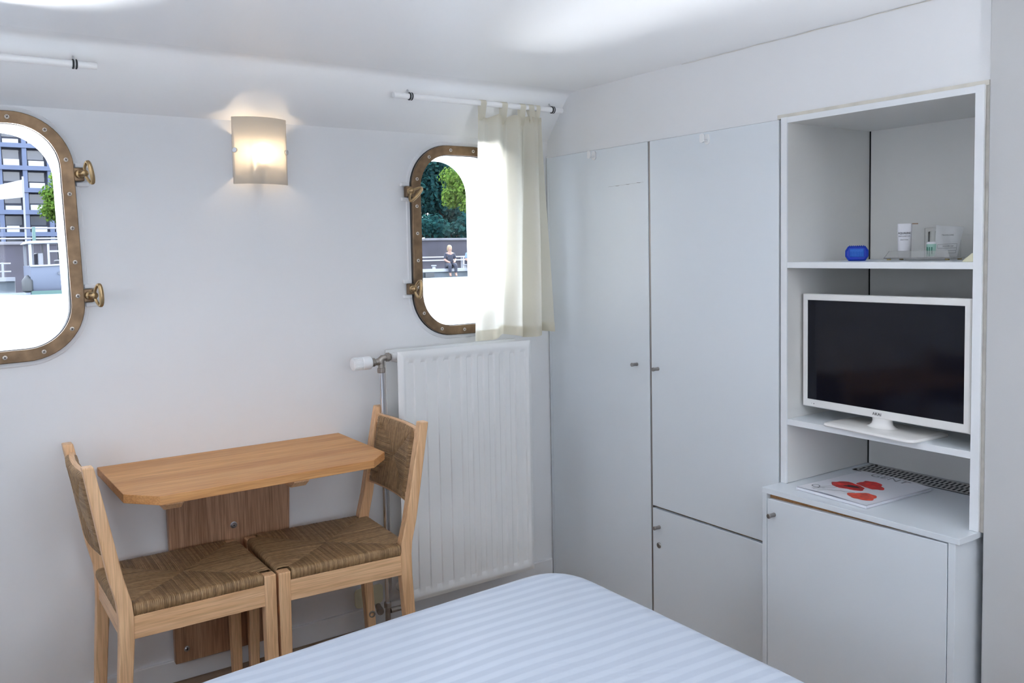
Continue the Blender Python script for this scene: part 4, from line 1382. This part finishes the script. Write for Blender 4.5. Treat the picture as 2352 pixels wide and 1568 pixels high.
def make_chair(label):
    t = Thing('rush_chair', (0, 0, 0), label, 'chair', 'rush-seated chairs at the wall table')
    D0, D1, Wh = -0.220, 0.213, 0.200
    pw = 0.036
    # rear posts with a bend at seat height
    for sy in (-1, 1):
        y0, y1 = sorted((sy * Wh, sy * (Wh - pw)))
        rows = [(0.0, -0.240, 0.031), (0.20, -0.230, 0.035), (0.36, -0.2205, 0.038), (0.43, -0.2195, 0.0385), (0.47, -0.223, 0.038), (0.54, -0.240, 0.037), (0.70, -0.266, 0.033), (0.853, -0.291, 0.028)]
        mb = MB().loft([[(x, y0, z), (x + wd, y0, z), (x + wd, y1, z), (x, y1, z)] for z, x, wd in rows])
        t.part('rear_leg', mb, M['wood_z'], bevel=0.004, seg=3)
        mb = MB().loft([[(D1 - wd, sy * Wh - (wd if sy > 0 else 0), z), (D1, sy * Wh - (wd if sy > 0 else 0), z), (D1, sy * Wh + (wd if sy < 0 else 0), z), (D1 - wd, sy * Wh + (wd if sy < 0 else 0), z)] for z, wd in ((0, 0.030), (0.2, 0.034), (0.457, 0.036))])
        t.part('front_leg', mb, M['wood_z'], bevel=0.003, seg=3)
    rz0, rz1 = 0.366, 0.430
    for sy in (-1, 1):
        y0, y1 = sorted((sy * (Wh - 0.003), sy * (Wh - 0.024)))
        t.part('seat_rail', MB().box(D0 + 0.030, D1 - 0.030, y0, y1, rz0, rz1), M['wood_x'], bevel=0.0015)
    for x0_, x1_ in ((D1 - 0.024, D1 - 0.004), (D0 + 0.006, D0 + 0.026)):
        t.part('seat_rail', MB().box(x0_, x1_, -Wh + 0.030, Wh - 0.030, rz0, rz1), M['wood_y'], bevel=0.0015)
    cxs, hxs = (D0 + D1) / 2, (D1 - D0) / 2
    th = 0.032
    mb = rush_panel(lambda x, y, z: (cxs + x, y, 0.4455 + z), hxs - 0.003, Wh - 0.003, 0.0049, th, 0.036, sag=0.004)
    t.part('rush_seat', mb, M['rush'], kind='stuff', smooth=70, recalc=False)
    mb = MB().box(D0 + 0.012, D1 - 0.012, -Wh + 0.012, Wh - 0.012, 0.431, 0.4545)
    t.part('seat_padding', mb, M['rush'])
    # back: two rails, rush wrapped between the posts
    def back(x, y, z):
        zz = 0.708 + x
        k = (zz - 0.47) / (0.853 - 0.47)
        xb = -0.223 + (-0.291 + 0.223) * k + 0.016
        bow = -0.014 * (1 - (y / 0.165) ** 2)
        return Vector((xb + z + bow, y, zz))
    for zc in (0.104, -0.104):
        pts = [back(zc, y, 0.0) for y in (-0.176, -0.12, -0.06, 0, 0.06, 0.12, 0.176)]
        mb = MB().loft([[p + Vector((-0.008, 0, -0.018)), p + Vector((0.008, 0, -0.018)), p + Vector((0.008, 0, 0.016)), p + Vector((-0.008, 0, 0.016))] for p in pts])
        t.part('back_rail', mb, M['wood_y'], bevel=0.003)
    mb = rush_panel(lambda x, y, z: back(x + 0.002, y, z), 0.114, 0.145, 0.0049, 0.028, 0.004)
    # the other face of the weave
    mb2 = rush_panel(lambda x, y, z: back(x + 0.002, y, -z), 0.114, 0.145, 0.0049, 0.028, 0.004)
    mb.add(mb2.v, mb2.f)
    t.part('rush_back', mb, M['rush'], kind='stuff', smooth=70, recalc=False)
    n_ = 9
    mb = MB()
    rings = []
    for j in range(n_):
        y = -0.136 + 0.272 * j / (n_ - 1)
        rings.append([back(zc, y, s_) for zc, s_ in ((-0.100, -0.011), (-0.100, 0.011), (0.100, 0.011), (0.100, -0.011))])
    mb.loft(rings)
    t.part('back_padding', mb, M['rush'])
    return t.o
ch = make_chair('rush-seated beech chair at left end of the wall table, back to the left')
ch.location = (-1.580, 2.676, 0)
c2 = copy_tree(ch)
c2['label'] = 'rush-seated beech chair at right end of the table, in front of radiator'
c2.location = (-1.137, 2.662, 0)
c2.rotation_euler = (0, 0, math.radians(177.0))

# ------------------------------------------------------------------ bed
t = Thing('bed', (-1.85, 1.02, 0), 'bed with white satin-striped sheet in the foreground', 'bed')
BX1, BX0, BY0, BY1, BZ = -0.742, -2.95, 0.18, 1.885, 0.552
def bed_edge(x):
    k = min(1.6, max(0, (-0.85 - x) / 1.0))
    return BY1 - 0.012 * k - 0.060 * k ** 1.7
def fold(s, r, h):
    """Distance s past the start of an edge curve of radius r -> (outward, down)."""
    if s < 0:
        return s, 0.0
    a = s / r
    if a < PI / 2:
        return r * math.sin(a), r * (1 - math.cos(a))
    return r, r + (s - r * PI / 2)
def BED(u, v):
    r, drop = 0.085, 0.34
    L = r * PI / 2 + drop - r
    Lx, Ly = BX1 - r - (BX0 + r), 0
    # arc length along x (stripes run along x)
    total = Lx + 2 * L
    s = -L + total * u
    if s > Lx:
        o, dz1 = fold(s - Lx, r, drop)
        x = BX1 - r + o
    elif s < 0:
        o, dz1 = fold(-s, r, drop)
        x = BX0 + r - o
    else:
        x, dz1 = BX0 + r + s, 0.0
    ye = bed_edge(x)
    yl = ye - r - (BY0 + r)
    tot = yl + 2 * L
    q = -L + tot * v
    if q > yl:
        o, dz2 = fold(q - yl, r, drop)
        y = ye - r + o
    elif q < 0:
        o, dz2 = fold(-q, r, drop)
        y = BY0 + r - o
    else:
        y, dz2 = BY0 + r + q, 0.0
    dz = max(dz1, dz2) if min(dz1, dz2) > r else (dz1 ** 2 + dz2 ** 2) ** .5 if dz1 and dz2 else dz1 + dz2
    # rounded corner in plan
    ex, ey = x - (BX1 - 0.16), y - (ye - 0.16)
    if ex > 0 and ey > 0:
        l_ = math.hypot(ex, ey)
        m_ = max(ex, ey)
        if l_ > 0:
            x = BX1 - 0.16 + ex * m_ / l_
            y = ye - 0.16 + ey * m_ / l_
    dd = min(x - BX0, BX1 - x, y - BY0, ye - y)
    dome = -0.012 * math.exp(-max(0, dd) / 0.12)
    wr = 0.0018 * mnoise.noise(Vector((x * 3.1, y * 6.0, 0.3))) + 0.0010 * mnoise.noise(Vector((x * 9, y * 15, 1.7)))
    return (x, y, BZ + dome - dz + wr)
mb = MB().grid(BED, 150, 150)
t.part('striped_sheet', mb, M['sheet'], smooth=180)
mb = MB().box(BX0 + 0.08, BX1 - 0.08, BY0 + 0.08, BY1 - 0.20, 0.0, 0.26)
t.part('bed_base', mb, M['wood_x'])

# ------------------------------------------------------------------ outside: canal, quay, boat, flats, trees
WLZ = 0.40
mb = MB().grid(lambda u, v: (-150 + 300 * u, 3.35 + 27.2 * v, WLZ), 40, 10)
o = struct('canal_water', mb, M['water'])
o['label'] = 'bright rippled canal water outside the windows'
mb = MB().grid(lambda u, v: (-60 + 120 * u, -40 + 36.5 * v, WLZ), 10, 10)
o = struct('canal_water', mb, M['water'])
mb = MB().box(-150, 200, 34, 260, -1.0, 1.96)
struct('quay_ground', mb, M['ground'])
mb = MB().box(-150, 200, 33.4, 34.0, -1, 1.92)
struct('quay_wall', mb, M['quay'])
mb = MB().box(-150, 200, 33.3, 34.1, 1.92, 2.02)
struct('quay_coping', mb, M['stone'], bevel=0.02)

t = Thing('dock', (14, 31.3, WLZ), 'low grey floating dock by the far quay, seen through right window', 'dock')
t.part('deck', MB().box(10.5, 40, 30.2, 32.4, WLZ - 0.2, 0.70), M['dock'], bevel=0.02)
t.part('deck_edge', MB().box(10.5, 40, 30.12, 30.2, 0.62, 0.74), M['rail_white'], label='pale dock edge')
for x in (13.2, 14.9, 16.4, 18.0):
    t.part('bollard', MB().lathe([(0.09, 0), (0.07, 0.06), (0.07, 0.13), (0.11, 0.15), (0.11, 0.19)], (x, 30.4, 0.70), (0, 0, 1), 12), M['rail_white'], smooth=40)
t.part('fender', MB().box(14.3, 14.7, 30.02, 30.12, WLZ + 0.02, 0.60), M['rubber'], label='black rubber fender')
t = Thing('quay_railing', (20, 33.2, 1.0), 'pale double handrail along the far quay wall in right window', 'railing')
for z in (1.00, 1.14):
    t.part('rail', MB().tube([(11, 33.2, z + 0.05), (34, 33.2, z + 0.05)], 0.028, 8), M['rail_white'])
for x in range(12, 34, 3):
    t.part('post', MB().box(x - 0.03, x + 0.03, 33.18, 33.42, 0.4, 1.2), M['rail_white'])
t = Thing('street_railing', (0, 34.4, 1.7), 'pale railing with dark green posts above the quay, behind the boat', 'railing')
for z in (2.14, 2.50):
    t.part('rail', MB().tube([(-12, 34.4, z), (8, 34.4, z)], 0.03, 8), M['rail_white'])
for k in range(-9, 7):
    x = -0.05 + k * 1.28
    t.part('post', MB().box(x - 0.05, x + 0.05, 34.35, 34.45, 1.96, 2.54), M['rail_green'])
t = Thing('jetty', (-3, 31.5, WLZ), 'low jetty with white rail left of the moored boat', 'jetty')
t.part('deck', MB().box(-9, 0.28, 30.6, 32.0, WLZ - 0.2, 0.86), M['dock'], bevel=0.02)
t.part('deck_edge', MB().box(-9, 0.28, 30.52, 30.6, 0.76, 0.88), M['rail_white'])
for z in (1.30, 1.05):
    t.part('rail', MB().tube([(-9, 30.8, z), (0.2, 30.8, z)], 0.025, 8), M['rail_white'])
for k in range(8):
    x = -0.02 - k * 1.2
    t.part('post', MB().box(x - 0.03, x + 0.03, 30.77, 30.83, 0.86, 1.34), M['rail_white'])

# moored cabin boat
t = Thing('cabin_boat', (2.6, 29.4, WLZ), 'white cabin boat moored across the canal, seen through left window', 'boat')
BL = 5.6
def hullring(k):
    x = 0.50 + BL * k
    wdt = 1.05 * (1 - 0.05 * (1 - k) ** 2) * (1 - smooth01(0.55, 1.0, k) ** 1.5 * 0.97)
    top = 1.22 + 0.30 * smooth01(0, .9, k)
    y = 29.4
    rk = 0.5 * smooth01(.8, 1, k)
    return [(x - rk, y - wdt * .6, WLZ - 0.15), (x - rk * .5, y - wdt * .88, WLZ + 0.18), (x, y - wdt, top), (x, y + wdt, top), (x - rk * .5, y + wdt * .88, WLZ + 0.18), (x - rk, y + wdt * .6, WLZ - 0.15)]
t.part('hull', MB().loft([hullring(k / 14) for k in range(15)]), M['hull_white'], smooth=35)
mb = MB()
for k in range(14):
    a, b = hullring(k / 14), hullring((k + 1) / 14)
    mb.add([(a[1][0], a[1][1] - .03, WLZ), (b[1][0], b[1][1] - .03, WLZ), (b[1][0], b[1][1] - .04, WLZ + .10), (a[1][0], a[1][1] - .04, WLZ + .10)], [(0, 1, 2, 3)])
t.part('boot_stripe', mb, M['rail_green'], label='dark waterline stripe')
mb = MB()
for k in range(14):
    a, b = hullring(k / 14), hullring((k + 1) / 14)
    mb.tube([(a[2][0], a[2][1] - .02, a[2][2]), (b[2][0], b[2][1] - .02, b[2][2])], 0.03, 6)
t.part('rubbing_strake', mb, M['boat_white'])
t.part('roof', MB().prism([(0.42, 1.86), (0.52, 1.95), (3.6, 2.02), (3.9, 1.96), (3.85, 1.92), (0.5, 1.86)], 28.6, 30.2, 'y'), M['boat_white'], bevel=0.02)
for x0_, x1_ in ((0.50, 0.58), (0.98, 1.04), (1.42, 1.48), (2.5, 2.56)):
    for y in (28.64, 30.12):
        t.part('pillar', MB().box(x0_, x1_, y, y + 0.05, 1.15, 1.90), M['boat_white'])
t.part('window_rail', MB().box(1.04, 3.8, 28.62, 28.67, 1.62, 1.67), M['boat_white'])
t.part('cabin', MB().prism([(1.30, 1.2), (1.30, 1.38), (3.9, 1.60), (4.6, 1.45), (4.6, 1.2)], 28.68, 30.1, 'y'), M['boat_white'], bevel=0.03)
t.part('windscreen', MB().box(1.5, 3.6, 28.66, 28.68, 1.40, 1.86), M['boat_glass'])
t.part('rear_canopy', MB().box(0.62, 0.64, 28.8, 30.0, 1.25, 1.86), M['boat_glass'])
t.part('seat_back', MB().box(0.75, 0.9, 28.9, 29.9, 1.1, 1.6), M['boat_white'], bevel=0.03)
t.part('fender', MB().lathe([(0.06, 0), (0.14, 0.05), (0.15, 0.35), (0.08, 0.44), (0.03, 0.5)], (0.42, 28.55, WLZ + 0.06), (0, 0, 1), 14), M['rubber'], smooth=50, label='dark round fender')
t.part('porthole', MB().lathe([(0.05, 0), (0.05, 0.03)], (1.25, 28.42, 1.0), (0, -1, 0), 14), M['boat_glass'], smooth=40)

# far block of flats with a grid of balconies
FY, FZ, PZ, PXX = 118.0, 2.0, 2.62, 2.60
t = Thing('apartment_block', (6, FY, 1.6), 'grey-blue block of flats with a grid of balconies in left window', 'building')
NX, NZ, FX0 = 13, 8, -9.2
t.part('wall', MB().box(FX0 - .2, FX0 + NX * PXX + .2, FY + 1.4, FY + 12, 1.6, FZ + NZ * PZ + 1.2), M['facade_dark'])
for i in range(NX + 1):
    x = FX0 + i * PXX
    t.part('column', MB().box(x - 0.24, x + 0.24, FY, FY + 1.4, 1.6, FZ + NZ * PZ + 1.0), M['concrete_blue'])
for k in range(NZ + 1):
    z = FZ + k * PZ
    t.part('floor_slab', MB().box(FX0 - .2, FX0 + NX * PXX + .2, FY - 0.12, FY + 1.4, z - 0.42, z + 0.10), M['concrete_blue'])
pb = obj('balcony_panel', MB().box(0, PXX - 0.95, 0, 0.06, 0, 0.62), M['facade_white'])
wb = obj('window', MB().box(0, PXX - 0.9, 0, 0.05, 0, 1.1), M['facade_glass'])
rnd = random.Random(4)
first = True
for i in range(NX):
    for k in range(NZ):
        for src, off in ((pb, (0.42, 0.35, 0.12)), (wb, (0.42, 1.33, 0.95))):
            o = src if first else src.copy()
            if not first:
                COL.objects.link(o)
            o.parent = t.o
            o.location = (FX0 + i * PXX + off[0] - 6, off[1], FZ + k * PZ + off[2] - 1.6)
            if src is pb:
                o.scale = (rnd.choice((1, 1, .8, .9)), 1, rnd.choice((1, 1, .8, 1.2)))
        first = False
# flag or awning sheet in front of the flats
mb = MB().grid(lambda u, v: (1.9 + 1.6 * u, 62 + .06 * math.sin(5 * u), 5.95 + 0.45 * u - 0.85 * v - 0.25 * u * v), 10, 6)
t = Thing('flag', (3.5, 62, 1.96), 'white flag on a pole before the flats, seen through left window', 'flag')
t.part('pole', MB().tube([(3.53, 62, 1.96), (3.53, 62, 6.6)], 0.05, 8), M['rail_white'])
t.part('cloth', mb, M['facade_white'], smooth=60)

def tree(label, base, blobs, ntr, leaf, m, trunk_r, seed, cat='tree'):
    rnd = random.Random(seed)
    t = Thing('tree', base, label, cat)
    bx, by, bz = base
    top = max(b[2] for b in blobs)
    mb = MB().tube([(bx, by, bz), (bx + .15, by, bz + (top - bz) * .3), (bx - .1, by, bz + (top - bz) * .7)], [trunk_r, trunk_r * .8, trunk_r * .45], 8)
    for b in blobs[:8]:
        mb.tube([(bx, by, bz + (top - bz) * .35), (b[0], b[1], b[2])], [trunk_r * .4, trunk_r * .12], 5)
    t.part('trunk', mb, M['bark'], smooth=60)
    mb = MB()
    vol = [b[3] ** 2 for b in blobs]
    tot = sum(vol)
    for b, vv in zip(blobs, vol):
        for _ in range(int(ntr * vv / tot)):
            d = Vector((rnd.gauss(0, 1), rnd.gauss(0, 1), rnd.gauss(0, 1))).normalized()
            p = Vector(b[:3]) + Vector((d.x, d.y, d.z * .85)) * b[3] * rnd.uniform(.45, 1.08)
            n_ = (d + Vector((rnd.uniform(-.8, .8), rnd.uniform(-.8, .8), rnd.uniform(-.3, 1)))).normalized()
            a = n_.orthogonal().normalized()
            a = Matrix.Rotation(rnd.uniform(0, 6.28), 3, n_) @ a
            c_ = n_.cross(a)
            L_ = leaf * rnd.uniform(.6, 1.3)
            mb.add([p - a * L_, p + c_ * L_ * .6 + n_ * L_ * .12, p + a * L_, p - c_ * L_ * .6 + n_ * L_ * .12], [(0, 1, 2, 3)])
    t.part('foliage', mb, m, kind='stuff', recalc=False)
    return t
def blobs(cx, cy, cz, rx, ry, rz, n, r0, r1, seed):
    rnd = random.Random(seed)
    out = []
    for _ in range(n):
        d = Vector((rnd.gauss(0, 1), rnd.gauss(0, 1), rnd.gauss(0, 1))).normalized() * rnd.uniform(.3, 1)
        out.append((cx + d.x * rx, cy + d.y * ry, cz + d.z * rz, rnd.uniform(r0, r1)))
    return out
tree('large dark blue-green tree behind the quay, nearest the rim in right window', (27.5, 52, 1.96), blobs(27.2, 52, 6.0, 4.0, 2.2, 4.6, 56, 1.0, 1.7, 1), 15000, 0.17, M['leaf_dark'], 0.35, 1)
tree('dark blue-green tree behind the lime green one in right window', (36.5, 62, 1.96), blobs(36.5, 62, 7.4, 4.6, 2.4, 6.0, 44, 1.2, 2.0, 2), 12000, 0.21, M['leaf_dark'], 0.35, 2)
tree('sunlit lime green tree in front of the dark trees in right window', (24.6, 42, 1.96), blobs(23.95, 42, 5.5, 1.55, 1.2, 2.2, 34, 0.40, 0.7, 3), 10000, 0.10, M['leaf_lime'], 0.18, 3)
tree('dark blue-green tree left of the right window view, beyond the quay', (16.0, 54, 1.96), blobs(16.0, 54, 6.6, 4.6, 2.2, 5.0, 50, 1.1, 1.8, 12), 11000, 0.19, M['leaf_dark'], 0.35, 12)
tree('low dark shrub bank along the top of the quay wall in right window', (28, 47, 1.96), [(7.0 + 0.66 * k, 47 + 0.5 * math.sin(k * 2.1), 2.75 + 0.35 * math.sin(k * 1.3), 0.85) for k in range(54)], 16000, 0.15, M['leaf_dark'], 0.10, 9, 'shrub')
tree('lime green tree beside the flats at right in left window', (5.6, 60, 1.96), blobs(5.45, 60, 5.2, 1.15, 1.1, 1.9, 18, 0.4, 0.8, 4), 6000, 0.11, M['leaf_lime'], 0.2, 4)

def person(label, x, y, z, top, hair, seed):
    """Seated on the dock edge, legs over the water; one continuous skinned body."""
    t = Thing('person', (x, y, z), label, 'person')
    def skin(name, pts, edges, rad, m, parent):
        me = bpy.data.meshes.new(name)
        me.from_pydata(pts, edges, [])
        o = bpy.data.objects.new(name, me)
        COL.objects.link(o)
        o.parent = parent
        md = o.modifiers.new('skin', 'SKIN')
        me.skin_vertices.new() if not me.skin_vertices else None
        for sv, r in zip(me.skin_vertices[0].data, rad):
            sv.radius = (r, r)
        me.skin_vertices[0].data[0].use_root = True
        sb = o.modifiers.new('sub', 'SUBSURF')
        sb.levels = sb.render_levels = 1
        me.materials.append(m)
        return o
    pts = [(0, 0, .48), (0, 0, .72), (0, 0, .92), (0, -.01, 1.0), (0, -.02, 1.10), (0, -.02, 1.22)]
    e = [(i, i + 1) for i in range(5)]
    rad = [.13, .13, .12, .05, .09, .07]
    for s in (-1, 1):
        b = len(pts)
        pts += [(s * .17, 0, .92), (s * .22, -.05, .68), (s * .12, -.25, .60), (s * .08, -.33, .58)]
        e += [(2, b), (b, b + 1), (b + 1, b + 2), (b + 2, b + 3)]
        rad += [.06, .05, .04, .035]
        b = len(pts)
        pts += [(s * .10, -.05, .48), (s * .12, -.42, .50), (s * .12, -.44, .08), (s * .12, -.54, .04)]
        e += [(0, b), (b, b + 1), (b + 1, b + 2), (b + 2, b + 3)]
        rad += [.09, .07, .05, .04]
    skin('body', pts, e, rad, M['skin'], t.o)
    skin('shirt', [(0, 0, .50), (0, 0, .72), (0, 0, .93), (-.17, 0, .92), (-.22, -.05, .70), (.17, 0, .92), (.22, -.05, .70)], [(0, 1), (1, 2), (2, 3), (3, 4), (2, 5), (5, 6)], [.15, .15, .135, .075, .062, .075, .062], top, t.o)
    skin('trousers', [(0, 0, .48), (-.10, -.05, .48), (-.12, -.42, .50), (-.12, -.44, .14), (.10, -.05, .48), (.12, -.42, .50), (.12, -.44, .14)], [(0, 1), (1, 2), (2, 3), (0, 4), (4, 5), (5, 6)], [.15, .105, .085, .065, .105, .085, .065], M['navy'], t.o)
    skin('hair', [(0, .03, .98), (0, .035, 1.12), (0, .005, 1.235), (0, -.035, 1.265)], [(0, 1), (1, 2), (2, 3)], [.095, .125, .11, .06], hair, t.o)
    t.o.rotation_euler = (0, 0, -0.25)
person('person in navy with fair hair sitting on the far dock', 15.62, 30.36, 0.40, M['navy'], M['hair'], 1)
person('person in pale blue sitting on the far dock, right of the other', 16.62, 30.36, 0.40, M['pale_blue'], M['hair'], 2)
